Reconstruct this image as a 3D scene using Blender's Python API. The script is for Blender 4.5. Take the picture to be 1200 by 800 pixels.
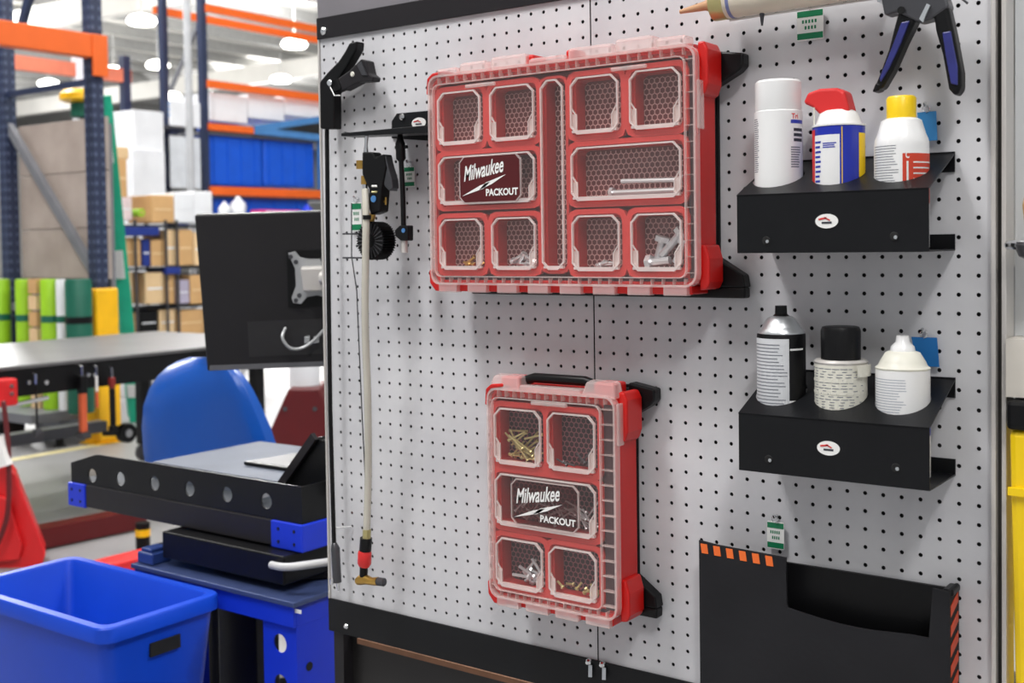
import bpy, math, random
from mathutils import Vector, Matrix
random.seed(7)
for o in list(bpy.data.objects): bpy.data.objects.remove(o)
SC = bpy.context.scene
COL = SC.collection
# ---------------------------------------------------------------- camera
F_PX, CY = 1357.654, 330.442
CAM = Vector((1.56714, -1.59054, 1.50129))
YAW, PITCH, ROLL = 0.628766, -0.0328974, 0.0143925
ROT = (Matrix.Rotation(YAW, 3, 'Z') @ Matrix.Rotation(PITCH, 3, 'X') @ Matrix.Rotation(ROLL, 3, 'Y'))
cd = bpy.data.cameras.new('camera'); cam = bpy.data.objects.new('camera', cd); COL.objects.link(cam)
cd.sensor_width = 36; cd.lens = F_PX / 1200 * 36
cd.shift_y = -(400 - CY) / 1200.0
cd.clip_start = 0.02; cd.clip_end = 300
cam.matrix_world = Matrix.Translation(CAM) @ (ROT @ Matrix.Rotation(math.pi / 2, 3, 'X')).to_4x4()
cd.dof.use_dof = True; cd.dof.focus_distance = 1.75; cd.dof.aperture_fstop = 5.6
SC.camera = cam
# ---------------------------------------------------------------- world, lights, exposure
w = bpy.data.worlds.new('hall_ambient_fill'); SC.world = w; w.use_nodes = True  # even ambient fill, added through the hall's open unseen sides
w.node_tree.nodes['Background'].inputs[0].default_value = (0.95, 0.97, 1, 1)
w.node_tree.nodes['Background'].inputs[1].default_value = 0.50
SC.view_settings.view_transform = 'Standard'; SC.view_settings.look = 'None'
SC.view_settings.gamma = 1; SC.view_settings.use_curve_mapping = False
SC.view_settings.exposure = -0.18
LAMP_Z = 7.0
LAMP_W = 1080
# ---------------------------------------------------------------- helpers
def ray(x, y): return ROT @ Vector(((x - 600) / F_PX, 1, (CY - y) / F_PX))
def atX(x, y, X): d = ray(x, y); return CAM + d * ((X - CAM.x) / d.x)
def atY(x, y, Y): d = ray(x, y); return CAM + d * ((Y - CAM.y) / d.y)
def atZ(x, y, Z): d = ray(x, y); return CAM + d * ((Z - CAM.z) / d.z)
def atD(x, y, D): return CAM + ray(x, y) * D
def lin(c): return tuple(((v / 255 / 12.92) if v / 255 <= 0.04045 else ((v / 255 + 0.055) / 1.055) ** 2.4) for v in c) + (1,)
MATS = {}
def mat(name, rgb, rough=0.5, metal=0.0, var=0.06, scale=6.0, bump=0.0, bscale=60.0, spec=None, coat=0.0, rgb2=None):
    if name in MATS: return MATS[name]
    m = bpy.data.materials.new(name); m.use_nodes = True; nt = m.node_tree; b = nt.nodes['Principled BSDF']
    tc = nt.nodes.new('ShaderNodeTexCoord'); n = nt.nodes.new('ShaderNodeTexNoise')
    n.inputs['Scale'].default_value = scale; n.inputs['Detail'].default_value = 5
    nt.links.new(tc.outputs['Object'], n.inputs['Vector'])
    r = nt.nodes.new('ShaderNodeValToRGB'); c = lin(rgb)
    lo = lin(rgb2) if rgb2 else tuple(max(0, v * (1 - 2 * var)) for v in c[:3]) + (1,)
    r.color_ramp.elements[0].position = 0.35; r.color_ramp.elements[0].color = lo
    r.color_ramp.elements[1].position = 0.62; r.color_ramp.elements[1].color = c
    nt.links.new(n.outputs['Fac'], r.inputs['Fac']); nt.links.new(r.outputs['Color'], b.inputs['Base Color'])
    b.inputs['Roughness'].default_value = rough; b.inputs['Metallic'].default_value = metal
    if coat: b.inputs['Coat Weight'].default_value = coat
    if spec is not None: b.inputs['Specular IOR Level'].default_value = spec
    if bump:
        n2 = nt.nodes.new('ShaderNodeTexNoise'); n2.inputs['Scale'].default_value = bscale
        nt.links.new(tc.outputs['Object'], n2.inputs['Vector'])
        bp = nt.nodes.new('ShaderNodeBump'); bp.inputs['Strength'].default_value = bump; bp.inputs['Distance'].default_value = 0.002
        nt.links.new(n2.outputs['Fac'], bp.inputs['Height']); nt.links.new(bp.outputs['Normal'], b.inputs['Normal'])
    MATS[name] = m; return m
def clear(name, rgb, opac, rough=0.08, gl=0.1):
    if name in MATS: return MATS[name]
    m = bpy.data.materials.new(name); m.use_nodes = True; nt = m.node_tree; out = nt.nodes['Material Output']
    nt.nodes.remove(nt.nodes['Principled BSDF'])
    t = nt.nodes.new('ShaderNodeBsdfTransparent'); d = nt.nodes.new('ShaderNodeBsdfDiffuse'); g = nt.nodes.new('ShaderNodeBsdfGlossy')
    t.inputs[0].default_value = lin((255, 250, 248))
    d.inputs[0].default_value = lin(rgb); g.inputs['Roughness'].default_value = rough
    tc = nt.nodes.new('ShaderNodeTexCoord'); n = nt.nodes.new('ShaderNodeTexNoise'); n.inputs['Scale'].default_value = 5
    nt.links.new(tc.outputs['Object'], n.inputs['Vector'])
    mr = nt.nodes.new('ShaderNodeMapRange'); mr.inputs['To Min'].default_value = opac * 0.75; mr.inputs['To Max'].default_value = opac * 1.25
    nt.links.new(n.outputs['Fac'], mr.inputs['Value'])
    a = nt.nodes.new('ShaderNodeMixShader'); nt.links.new(mr.outputs[0], a.inputs[0])
    nt.links.new(t.outputs[0], a.inputs[1]); nt.links.new(d.outputs[0], a.inputs[2])
    lw = nt.nodes.new('ShaderNodeLayerWeight'); lw.inputs[0].default_value = 0.5
    f = nt.nodes.new('ShaderNodeMath'); f.operation = 'POWER'; f.inputs[1].default_value = 5.0; nt.links.new(lw.outputs['Facing'], f.inputs[0])
    ad = nt.nodes.new('ShaderNodeMath'); ad.operation = 'MULTIPLY_ADD'; ad.inputs[1].default_value = 0.6; ad.inputs[2].default_value = 0.035 + gl * 0.3
    nt.links.new(f.outputs[0], ad.inputs[0])
    b = nt.nodes.new('ShaderNodeMixShader'); nt.links.new(ad.outputs[0], b.inputs[0])
    nt.links.new(a.outputs[0], b.inputs[1]); nt.links.new(g.outputs[0], b.inputs[2]); nt.links.new(b.outputs[0], out.inputs[0])
    MATS[name] = m; return m
def glow(name, rgb, s):
    if name in MATS: return MATS[name]
    m = bpy.data.materials.new(name); m.use_nodes = True; b = m.node_tree.nodes['Principled BSDF']
    b.inputs['Base Color'].default_value = lin(rgb); b.inputs['Emission Color'].default_value = lin(rgb); b.inputs['Emission Strength'].default_value = s
    MATS[name] = m; return m
class MB:
    def __init__(s): s.v = []; s.f = []
    def add(s, vs, fs):
        o = len(s.v); s.v += [Vector(p) for p in vs]; s.f += [tuple(i + o for i in f) for f in fs]; return s
    def box(s, x0, x1, y0, y1, z0, z1):
        return s.add([(x0, y0, z0), (x1, y0, z0), (x1, y1, z0), (x0, y1, z0), (x0, y0, z1), (x1, y0, z1), (x1, y1, z1), (x0, y1, z1)],
                     [(0, 3, 2, 1), (4, 5, 6, 7), (0, 1, 5, 4), (1, 2, 6, 5), (2, 3, 7, 6), (3, 0, 4, 7)])
    def bar(s, p, q, w, h, up=(0, 0, 1)):
        p, q = Vector(p), Vector(q); d = (q - p).normalized(); u = Vector(up)
        sx = d.cross(u)
        if sx.length < 1e-4: sx = d.cross(Vector((1, 0, 0)))
        sx.normalize(); u = sx.cross(d); a, b = sx * w / 2, u * h / 2
        return s.add([p - a - b, p + a - b, p + a + b, p - a + b, q - a - b, q + a - b, q + a + b, q - a + b],
                     [(0, 1, 2, 3), (7, 6, 5, 4), (0, 4, 5, 1), (1, 5, 6, 2), (2, 6, 7, 3), (3, 7, 4, 0)])
    def tube(s, pts, r, n=10):
        pts = [Vector(p) for p in pts]; rs = r if isinstance(r, (list, tuple)) else [r] * len(pts)
        vs = []; N = len(pts); ref = None
        for i, p in enumerate(pts):
            t = (pts[min(i + 1, N - 1)] - pts[max(i - 1, 0)])
            if t.length < 1e-9: t = Vector((0, 0, 1))
            t.normalize()
            if ref is None: ref = t.orthogonal().normalized()
            else:
                ref = ref - t * ref.dot(t)
                ref = ref.normalized() if ref.length > 1e-6 else t.orthogonal().normalized()
            b = t.cross(ref)
            for k in range(n):
                a = 2 * math.pi * k / n; vs.append(p + (ref * math.cos(a) + b * math.sin(a)) * rs[i])
        fs = [(i * n + k, i * n + (k + 1) % n, (i + 1) * n + (k + 1) % n, (i + 1) * n + k) for i in range(N - 1) for k in range(n)]
        fs += [tuple(range(n - 1, -1, -1)), tuple(range((N - 1) * n, N * n))]
        return s.add(vs, fs)
    def cyl(s, p, q, r, r1=None, n=16): return s.tube([p, q], [r, r if r1 is None else r1], n)
    def lathe(s, prof, o, n=32):
        vs = []; o = Vector(o)
        for r, z in prof:
            for k in range(n):
                a = 2 * math.pi * k / n; vs.append(o + Vector((r * math.cos(a), r * math.sin(a), z)))
        N = len(prof)
        fs = [(i * n + k, i * n + (k + 1) % n, (i + 1) * n + (k + 1) % n, (i + 1) * n + k) for i in range(N - 1) for k in range(n)]
        fs += [tuple(range(n - 1, -1, -1)), tuple(range((N - 1) * n, N * n))]
        return s.add(vs, fs)
    def prism(s, front, back):
        n = len(front)
        return s.add(list(front) + list(back), [tuple(range(n)), tuple(range(2 * n - 1, n - 1, -1))] + [(i + n, (i + 1) % n + n, (i + 1) % n, i) for i in range(n)])
    def xz(s, poly, y0, y1):           # extrude an x,z outline between two y
        return s.prism([Vector((a, y0, b)) for a, b in poly], [Vector((a, y1, b)) for a, b in poly])
    def ring(s, outer, inner, y0, y1): # frame between two x,z outlines of equal count
        n = len(outer); vs = [(a, y, b) for y in (y0, y1) for P in (outer, inner) for a, b in P]; fs = []
        for i in range(n):
            j = (i + 1) % n
            fs += [(i, j, n + j, n + i), (2 * n + j, 2 * n + i, 3 * n + i, 3 * n + j), (j, i, 2 * n + i, 2 * n + j), (n + i, n + j, 3 * n + j, 3 * n + i)]
        return s.add(vs, fs)
    def px(s, pts, Y0, Y1):            # outline measured on the photo at depth Y0, pushed back to Y1
        P = [atY(a, b, Y0) for a, b in pts]
        return s.prism(P, [Vector((p.x, Y1, p.z)) for p in P])
    def patch(s, c, r, a0, a1, z0, z1, n=10):
        vs = []
        for k in range(n + 1):
            a = math.radians(a0 + (a1 - a0) * k / n); x, y = c[0] + r * math.cos(a), c[1] + r * math.sin(a)
            vs += [(x, y, z0), (x, y, z1)]
        return s.add(vs, [(2 * k, 2 * k + 2, 2 * k + 3, 2 * k + 1) for k in range(n)])
    def build(s, name, m, parent=None, smooth=False, bevel=0.0, seg=2, recalc=True):
        off = Vector((0, 0, 0))
        if parent is not None:
            p = parent
            while p is not None: off += p.location; p = p.parent
        else:
            xs = [v.x for v in s.v]; ys = [v.y for v in s.v]; zs = [v.z for v in s.v]
            off = Vector(((min(xs) + max(xs)) / 2, (min(ys) + max(ys)) / 2, min(zs)))
        me = bpy.data.meshes.new(name); me.from_pydata([v - off for v in s.v], [], s.f); me.update()
        if recalc:
            import bmesh
            bm = bmesh.new(); bm.from_mesh(me); bmesh.ops.recalc_face_normals(bm, faces=bm.faces); bm.to_mesh(me); bm.free()
        if smooth:
            for p in me.polygons: p.use_smooth = True
            if hasattr(me, 'set_sharp_from_angle'): me.set_sharp_from_angle(angle=math.radians(38))
        o = bpy.data.objects.new(name, me); COL.objects.link(o); me.materials.append(m)
        if parent is None: o.location = off
        else: o.parent = parent
        if bevel:
            b = o.modifiers.new('bevel', 'BEVEL'); b.width = bevel; b.segments = seg; b.limit_method = 'ANGLE'
        return o
def tag(o, label, cat, group=None, kind=None):
    o['label'] = label; o['category'] = cat
    if group: o['group'] = group
    if kind: o['kind'] = kind
    return o
def struct(o): o['kind'] = 'structure'; return o
def thing(name, label, cat, loc, group=None):
    o = bpy.data.objects.new(name, None); COL.objects.link(o); o.location = loc; o.empty_display_size = 0.05
    return tag(o, label, cat, group)
def rrect(x0, x1, z0, z1, r, k=3, corners=(1, 1, 1, 1)):
    P = []
    for (cx, cz, a0), on in zip(((x1 - r, z1 - r, 0), (x0 + r, z1 - r, 90), (x0 + r, z0 + r, 180), (x1 - r, z0 + r, 270)), corners):
        for i in range(k + 1):
            a = math.radians(a0 + 90 * i / k); P.append((cx + r * math.cos(a), cz + r * math.sin(a)))
    return P
def chrect(x0, x1, z0, z1, c): return rrect(x0, x1, z0, z1, c, 1)
def text_verts(txt, size, shear=0.0, bold=0.0):
    cu = bpy.data.curves.new('t', 'FONT'); cu.body = txt; cu.size = size; cu.shear = shear; cu.offset = bold; cu.resolution_u = 3
    o = bpy.data.objects.new('t', cu); COL.objects.link(o); dg = bpy.context.evaluated_depsgraph_get()
    me = bpy.data.meshes.new_from_object(o.evaluated_get(dg))
    vs = [v.co.copy() for v in me.vertices]; fs = [tuple(p.vertices) for p in me.polygons]
    bpy.data.objects.remove(o); bpy.data.curves.remove(cu); bpy.data.meshes.remove(me)
    return vs, fs
def text_xz(mb, txt, x0, x1, zb, h, y, shear=0.0, rise=0.0, bold=0.0):
    vs, fs = text_verts(txt, 1.0, shear, bold)
    mx0 = min(v.x for v in vs); mx1 = max(v.x for v in vs); my1 = max(v.y for v in vs); sx = (x1 - x0) / (mx1 - mx0); sy = h / my1
    mb.add([(x0 + (v.x - mx0) * sx, y, zb + v.y * sy + rise * (v.x - mx0) * sx) for v in vs], fs); return mb
def text_cyl(mb, txt, c, r, a0, a1, zb, h, bold=0.0):
    vs, fs = text_verts(txt, 1.0, 0, bold)
    mx0 = min(v.x for v in vs); mx1 = max(v.x for v in vs); my1 = max(v.y for v in vs)
    out = []
    for v in vs:
        a = math.radians(a0 + (a1 - a0) * (v.x - mx0) / (mx1 - mx0)); out.append((c[0] + r * math.cos(a), c[1] + r * math.sin(a), zb + v.y * h / my1))
    mb.add(out, fs); return mb
# ---------------------------------------------------------------- materials
M_PEG = mat('galvanised_board', (212, 212, 215), 0.5, 0.0, 0.05, 5, 0.05, 200, rgb2=(196, 196, 200), spec=0.2)
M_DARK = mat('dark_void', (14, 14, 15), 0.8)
M_BLK = mat('black_powder_coat', (16, 17, 20), 0.4, 0, 0.06, 20, 0.06, 400, spec=0.28)
M_BLKM = mat('black_satin_trim', (34, 32, 35), 0.4, 0.0, 0.04, spec=0.3)
M_HOOD = mat('charcoal_hood', (122, 119, 124), 0.5)
M_ALU = mat('aluminium', (206, 202, 198), 0.38, 0.3, 0.04)
M_CHR = mat('chrome', (225, 226, 228), 0.15, 1.0, 0.03)
M_ZINC = mat('zinc', (214, 218, 222), 0.3, 0.75, 0.05)
M_BRASS = mat('brass', (206, 164, 84), 0.28, 0.85, 0.08, 30)
M_RED = mat('red_plastic', (200, 18, 13), 0.38, 0, 0.04, 10, coat=0.1)
M_REDD = mat('bin_rim_red_hazed', (206, 66, 62), 0.45, 0, 0.04, spec=0.3)  # same red as the bins, paled with the lid's haze in the colour
M_BINW = mat('bin_wall_red_shaded', (178, 40, 38), 0.45, 0, 0.04, spec=0.3)  # darker copy of the bin red, inner shade put into the colour
M_BINF = mat('dark_bin_floor', (104, 44, 46), 0.5)  # floor red lifted, lid reflection put into the colour
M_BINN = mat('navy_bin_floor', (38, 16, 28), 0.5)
M_HEX = mat('hex_ridge', (206, 164, 160), 0.4)  # ridges paled, the lid's grey reflection put into the colour
M_HEXN = mat('hex_ridge_dull', (150, 92, 100), 0.4)
M_BLKP = mat('black_plastic', (13, 13, 15), 0.4, 0, 0.05, spec=0.25)
M_CLR = clear('clear_lid', (255, 238, 236), 0.045, gl=0.0)
M_CLE = clear('clear_moulded_edge', (255, 240, 238), 0.3)
M_CLF = clear('clear_window_bevel', (255, 246, 244), 0.42)
M_WHT = mat('white_print', (238, 238, 236), 0.4, 0, 0.01)
M_WHC = mat('white_can_paint', (236, 236, 236), 0.3, 0, 0.01, coat=0.2)
M_CRM = mat('cream_label', (222, 220, 208), 0.45, 0, 0.02)
M_INK = mat('grey_ink', (120, 124, 132), 0.6, 0, 0.02)
M_INKD = mat('dark_ink', (48, 50, 60), 0.6, 0, 0.02)
M_BLU = mat('blue_can', (24, 44, 170), 0.3, 0, 0.03, coat=0.2)
M_YEL = mat('yellow_cap', (244, 204, 20), 0.35, 0, 0.02)
M_REDC = mat('red_cap', (216, 44, 44), 0.4, 0, 0.03)
M_GRN = mat('green_tag', (0, 122, 78), 0.5, 0, 0.03)
M_TAGB = mat('blue_tag', (60, 146, 214), 0.5, 0, 0.03)
M_NAVY = mat('navy_grip', (42, 46, 118), 0.4, 0, 0.1, 40)
M_STEEL = mat('dark_steel', (88, 88, 92), 0.35, 0.7, 0.08)
M_HOSE = mat('clear_grey_hose', (196, 192, 180), 0.25, 0, 0.04)
M_CONC = mat('concrete', (146, 146, 147), 0.4, 0, 0.05, 1.2, rgb2=(136, 136, 138))
M_ORG = mat('orange_beam', (226, 98, 24), 0.45, 0, 0.03)
M_RNAVY = mat('navy_upright', (36, 46, 74), 0.45, 0, 0.05)
M_GREYST = mat('grey_brace', (110, 112, 118), 0.5)
M_PLATE = mat('weathered_sheet', (168, 156, 148), 0.6, 0, 0.06, 2.5, rgb2=(150, 138, 130))
M_LADR = mat('green_fibreglass', (20, 176, 138), 0.45)
M_GUARD = mat('yellow_guard', (250, 190, 10), 0.4)
M_LIME = mat('lime_plastic', (150, 200, 30), 0.5)
M_DGRN = mat('dark_green_plastic', (10, 96, 76), 0.5)
M_TAN = mat('cardboard', (204, 162, 110), 0.8, 0, 0.05, 3)
M_TAN2 = mat('cardboard_pale', (222, 190, 146), 0.8, 0, 0.05, 3)
M_BLUT = mat('blue_bulk_plastic', (8, 84, 205), 0.45, 0, 0.04)
M_LBLU = mat('steel_blue_rail', (70, 126, 184), 0.5)
M_WRAP = mat('white_wrap', (228, 230, 234), 0.4, 0, 0.04, 3)
M_WALL = mat('white_wall', (226, 226, 222), 0.7, 0, 0.03, 0.5)
M_CEIL = mat('white_ceiling', (222, 220, 214), 0.8, 0, 0.04, 1)
M_BEAM = mat('grey_truss', (150, 150, 148), 0.6)
M_BENCH = mat('bench_top', (92, 92, 93), 0.4, 0, 0.07, 3)
M_CHAIR = mat('blue_vinyl', (2, 76, 166), 0.33, 0, 0.04, 3, spec=0.5)
M_BIN = mat('blue_bin', (14, 68, 196), 0.42, 0, 0.05, 4, spec=0.3)
M_CARTB = mat('blue_cart_paint', (16, 52, 206), 0.4, 0, 0.04)
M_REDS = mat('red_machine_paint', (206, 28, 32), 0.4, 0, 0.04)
M_MON = mat('monitor_shell', (36, 35, 37), 0.5, 0, 0.04, spec=0.25)
M_VESA = mat('grey_cast_mount', (176, 178, 180), 0.4, 0.3)
M_RUB = mat('black_rubber_sheet', (38, 38, 41), 0.65, 0, 0.08, 8, 0.15, 120, spec=0.15)
M_HAZ = mat('hazard_orange', (240, 112, 44), 0.5, 0, 0.03)
M_SAFE = mat('safety_yellow', (246, 208, 10), 0.4, 0, 0.03)
M_WOOD = mat('wood_edge', (150, 104, 74), 0.6, 0, 0.1, 20)
# ================================================================ the hall
def slab(name, m, *b): return struct(MB().box(*b).build(name, m))
slab('floor', M_CONC, -62, 14, -14, 62, -0.2, 0)
slab('ceiling', M_CEIL, -62, 14, -14, 62, 8.6, 8.8)
slab('wall_far', M_WALL, -62.3, -62, -14, 62, 0, 8.6)
slab('wall_side', M_WALL, -62, 14, 62, 62.3, 0, 8.6)
k = 0
for i in range(22):
    x = -16 - i * 2.0
    struct(MB().box(x - 0.07, x + 0.07, -13.9, 61.9, 8.28, 8.598).build('trim_%d' % (k + 1), M_BEAM)); k += 1
for i in range(5):
    y = 6 + i * 11
    struct(MB().box(-61.9, -14, y - 0.14, y + 0.14, 7.6, 8.27).build('trim_%d' % (k + 1), M_CEIL)); k += 1
struct(MB().bar((-6.03, -6, 0.002), (-6.25, 3.72, 0.002), 0.09, 0.004).build('trim_90', mat('floor_line_yellow', (226, 214, 160), 0.5)))
# high-bay lamps
M_GLOW = glow('lamp_glow', (255, 252, 244), 9)
lamp_px = [(166, 20, 'over the white wrapped stacks, largest in view'), (185, 73, 'beside the slim rack upright'), (57, 95, 'below the thick orange beam'),
           (133, 80, 'small, just right of the navy upright'), (329, 90, 'above the blue bulk containers'), (345, 48, 'under the upper far orange beams'),
           (201, 110, 'between the two slim rack uprights'), (150, 163, 'low, above the tan cartons'), (45, 152, 'faint, against the weathered sheet top')]
def lamp(p, lab):
    t = thing('highbay_lamp', lab, 'lamp', p, 'high-bay lamps under the ceiling')
    MB().lathe([(0.05, 0.0), (0.3, 0.02), (0.36, 0.10), (0.3, 0.2), (0.14, 0.26), (0.06, 0.27)], p, 16).build('shade', M_GLOW, t, True)
    MB().cyl((p.x, p.y, p.z + 0.27), (p.x, p.y, 8.59), 0.02, n=6).build('stem', M_BEAM, t)
for x, y, lab in lamp_px[:8]:
    lamp(atZ(x, y, LAMP_Z + 0.2) - Vector((0, 0, 0.2)), 'white glowing high-bay lamp ' + lab)
def point(x, y, z, wt, r=0.45):
    l = bpy.data.lights.new('highbay_and_fill_light', 'POINT'); l.energy = wt; l.shadow_soft_size = r; l.color = (1, 0.99, 0.985)
    o = bpy.data.objects.new('highbay_and_fill_light', l); COL.objects.link(o); o.location = (x, y, z)
point(-0.35, -1.75, 5.0, 510, 0.4)  # unseen lamp, set from the board's shadows and lowered for its falloff
point(4.0, -4.5, 7.0, 760, 0.5)  # unseen fill light, added to brighten the right side and soften shadows
for x, y in ((-6.5, 0.5), (-3, 8), (-11, 4), (-14, 12), (-20, 8), (-22, 20), (-30, 16), (-32, 30), (-42, 22), (5, 3)):
    point(x, y, LAMP_Z, LAMP_W * (1.7 if x < -13 else 1))
# ================================================================ pegboard wall
G = 0.0254
def H(c, r): return (c * G, 1.40 - r * G)
def pegboard(name, c0, c1, x0, x1, label):
    mb = MB(); R = 0.0031; n = 8; t = 0.0016; cells = set()
    for c in range(c0, c1 + 1):
        for r in range(-20, 23):
            cx, cz = H(c, r); xa = x0 if c == c0 else cx - G / 2; xb = x1 if c == c1 else cx + G / 2
            za = 0.815 if r == 22 else cz - G / 2; zb = 1.915 if r == -20 else cz + G / 2
            O = [(xb, cz), (xb, zb), (cx, zb), (xa, zb), (xa, cz), (xa, za), (cx, za), (xb, za)]
            I = [(cx + R * math.cos(k * math.pi / 4), cz + R * math.sin(k * math.pi / 4)) for k in range(8)]
            vs = [(a, 0, b) for a, b in O] + [(a, 0, b) for a, b in I] + [(a, t, b) for a, b in I]
            fs = [(k, (k + 1) % 8, 8 + (k + 1) % 8, 8 + k) for k in range(8)] + [(8 + k, 8 + (k + 1) % 8, 16 + (k + 1) % 8, 16 + k) for k in range(8)]
            mb.add(vs, fs)
    t_ = thing(name, label, 'pegboard', ((x0 + x1) / 2, 0, 0.815), 'perforated steel panels')
    me_o = mb.build('perforated_sheet', M_PEG, t_)
    MB().box(x0 + 0.001, x1 - 0.001, 0.004, 0.02, 0.815, 1.915).build('hole_shade_sheet', M_DARK, t_)  # dark sheet added so the holes read black, shade as colour
    return t_
XL, XS, XR = -0.034, 0.5735, 1.186
pa = pegboard('pegboard_panel', -1, 22, XL, XS - 0.0012, 'light grey perforated steel panel on the left of the thin vertical seam')
pb = pegboard('pegboard_panel', 23, 46, XS + 0.0012, XR, 'light grey perforated steel panel carrying the two spray can shelves')
MB().box(XL - 0.004, XL - 0.0005, -0.004, 0.03, 0.815, 1.9).build('edge_flange', M_ALU, pa)
# hood and rails
hd = thing('overhead_cabinet', 'charcoal overhead cabinet above the perforated panels with black lower trim', 'cabinet', (0.55, 0, 1.9))
MB().box(XL - 0.004, XR, -0.006, -0.0005, 1.8965, 1.9365).build('lower_trim', M_BLKM, hd, bevel=0.001)
MB().box(XL - 0.003, XR, -0.003, 0.3, 1.937, 2.35).build('cabinet_body', M_HOOD, hd)
p = atY(379, 37, -0.006)
MB().tube([(p.x + 0.003, -0.005, p.z), (p.x + 0.003, -0.010, p.z), (p.x + 0.003, -0.013, p.z)], [0.0075, 0.0075, 0.004], 16).build('bolt', M_CHR, hd, True)
br = thing('base_rail', 'long black steel rail under the perforated panels with round-head bolts', 'rail', (0.55, 0, 0.757))
MB().box(XL - 0.004, XR, -0.005, -0.0005, 0.757, 0.8205).build('rail', M_BLK, br, bevel=0.001)
for x, y in ((407, 733), (690.5, 775), (706.5, 778)):
    p = atY(x, y, -0.005)
    MB().tube([(p.x, -0.004, p.z), (p.x, -0.009, p.z), (p.x, -0.012, p.z)], [0.0055, 0.0055, 0.003], 14).build('bolt', M_CHR, br, True)
    if x > 600:
        MB().bar((p.x + 0.004, -0.008, p.z - 0.004), (p.x + 0.006, -0.012, p.z - 0.022), 0.006, 0.004).build('clip', M_ZINC, br)
# lower cabinet under the rail
lc = thing('lower_cabinet', 'dark steel cabinet under the black rail with a brown wooden edge strip', 'cabinet', (0.55, 0.03, 0))
MB().box(XL, XR, 0.03, 0.5, 0.0, 0.756).build('cabinet_body', mat('dark_cabinet', (36, 34, 34), 0.4, 0.2), lc)
a, b = atY(432, 752, 0.026), atY(620, 799, 0.026)
MB().bar((a.x - 0.02, 0.022, 0.741), (XR, 0.022, 0.741), 0.014, 0.010, up=(0, 0, 1)).build('edge_strip', M_WOOD, lc)
MB().box(XL, XL + 0.025, 0.005, 0.03, 0.0, 0.756).build('corner_post', M_BLKM, lc)
# right-hand extrusion post
ps = thing('aluminium_post', 'upright aluminium extrusion with a dark slot at the right end of the panels', 'post', (1.197, 0, 0))
MB().box(XR + 0.0005, XR + 0.0065, -0.012, 0.03, 0, 2.35).build('face_strip', M_ALU, ps, bevel=0.001)
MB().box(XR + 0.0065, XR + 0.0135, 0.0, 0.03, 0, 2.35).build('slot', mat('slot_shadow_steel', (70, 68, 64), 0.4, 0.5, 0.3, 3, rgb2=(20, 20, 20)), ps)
MB().box(XR + 0.0135, XR + 0.0195, -0.012, 0.03, 0, 2.35).build('face_strip', M_ALU, ps, bevel=0.001)
# neighbour bay on the far right
nb = MB().box(1.2065, 1.75, 0.031, 0.06, 1.371, 2.35).build('side_panel', mat('pale_grey_panel', (216, 219, 221), 0.4, 0.0, 0.04, 1.5))
tag(nb, 'plain pale grey panel just right of the aluminium post', 'panel')
sh = MB().box(1.2065, 1.75, -0.02, 0.06, 1.296, 1.3705).build('bay_shelf', mat('cream_shelf', (222, 216, 206), 0.5)); tag(sh, 'cream shelf board above the yellow bin, right edge of view', 'shelf')
yb = thing('yellow_bin', 'tall yellow bin with a black lid at the right edge, beside the post', 'bin', (1.45, 0.2, 0))
MB().prism([Vector((1.212, -0.03, 1.255)), Vector((1.7, -0.03, 1.255)), Vector((1.7, 0.4, 1.255)), Vector((1.212, 0.4, 1.255))],
           [Vector((1.232, 0.0, 0.0)), Vector((1.68, 0.0, 0.0)), Vector((1.68, 0.37, 0.0)), Vector((1.232, 0.37, 0.0))]).build('tub', M_SAFE, yb, bevel=0.008)
MB().box(1.21, 1.702, -0.035, 0.41, 1.2555, 1.2935).build('lid', M_BLKP, yb, bevel=0.006)
MB().box(1.212, 1.7, -0.034, -0.028, 1.172, 1.182).build('rim', M_SAFE, yb)
p = atY(1200, 287, -0.03)
rk = thing('clamp_lamp', 'chrome round clamp with a tan grip at the extreme right edge', 'tool', (p.x + 0.012, -0.03, p.z))
MB().tube([(p.x + .012 + 0.03 * math.cos(a * math.pi / 8), -0.03 + .012 * math.sin(a * math.pi / 8), p.z) for a in range(17)], 0.006, 8).build('ring', M_CHR, rk, True)
MB().lathe([(0.004, -0.022), (0.02, -0.014), (0.026, 0), (0.024, 0.004)], (p.x + .014, -0.03, p.z), 20).build('cup', M_STEEL, rk, True)
MB().lathe([(0.006, 0.006), (0.013, 0.02), (0.016, 0.05), (0.014, 0.06)], (p.x + .014, -0.03, p.z), 14).build('grip', M_TAN, rk, True)
MB().cyl((p.x + .014, -0.03, p.z), (p.x + .014, 0.03, p.z), 0.004, n=8).build('peg', M_CHR, rk)
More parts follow.
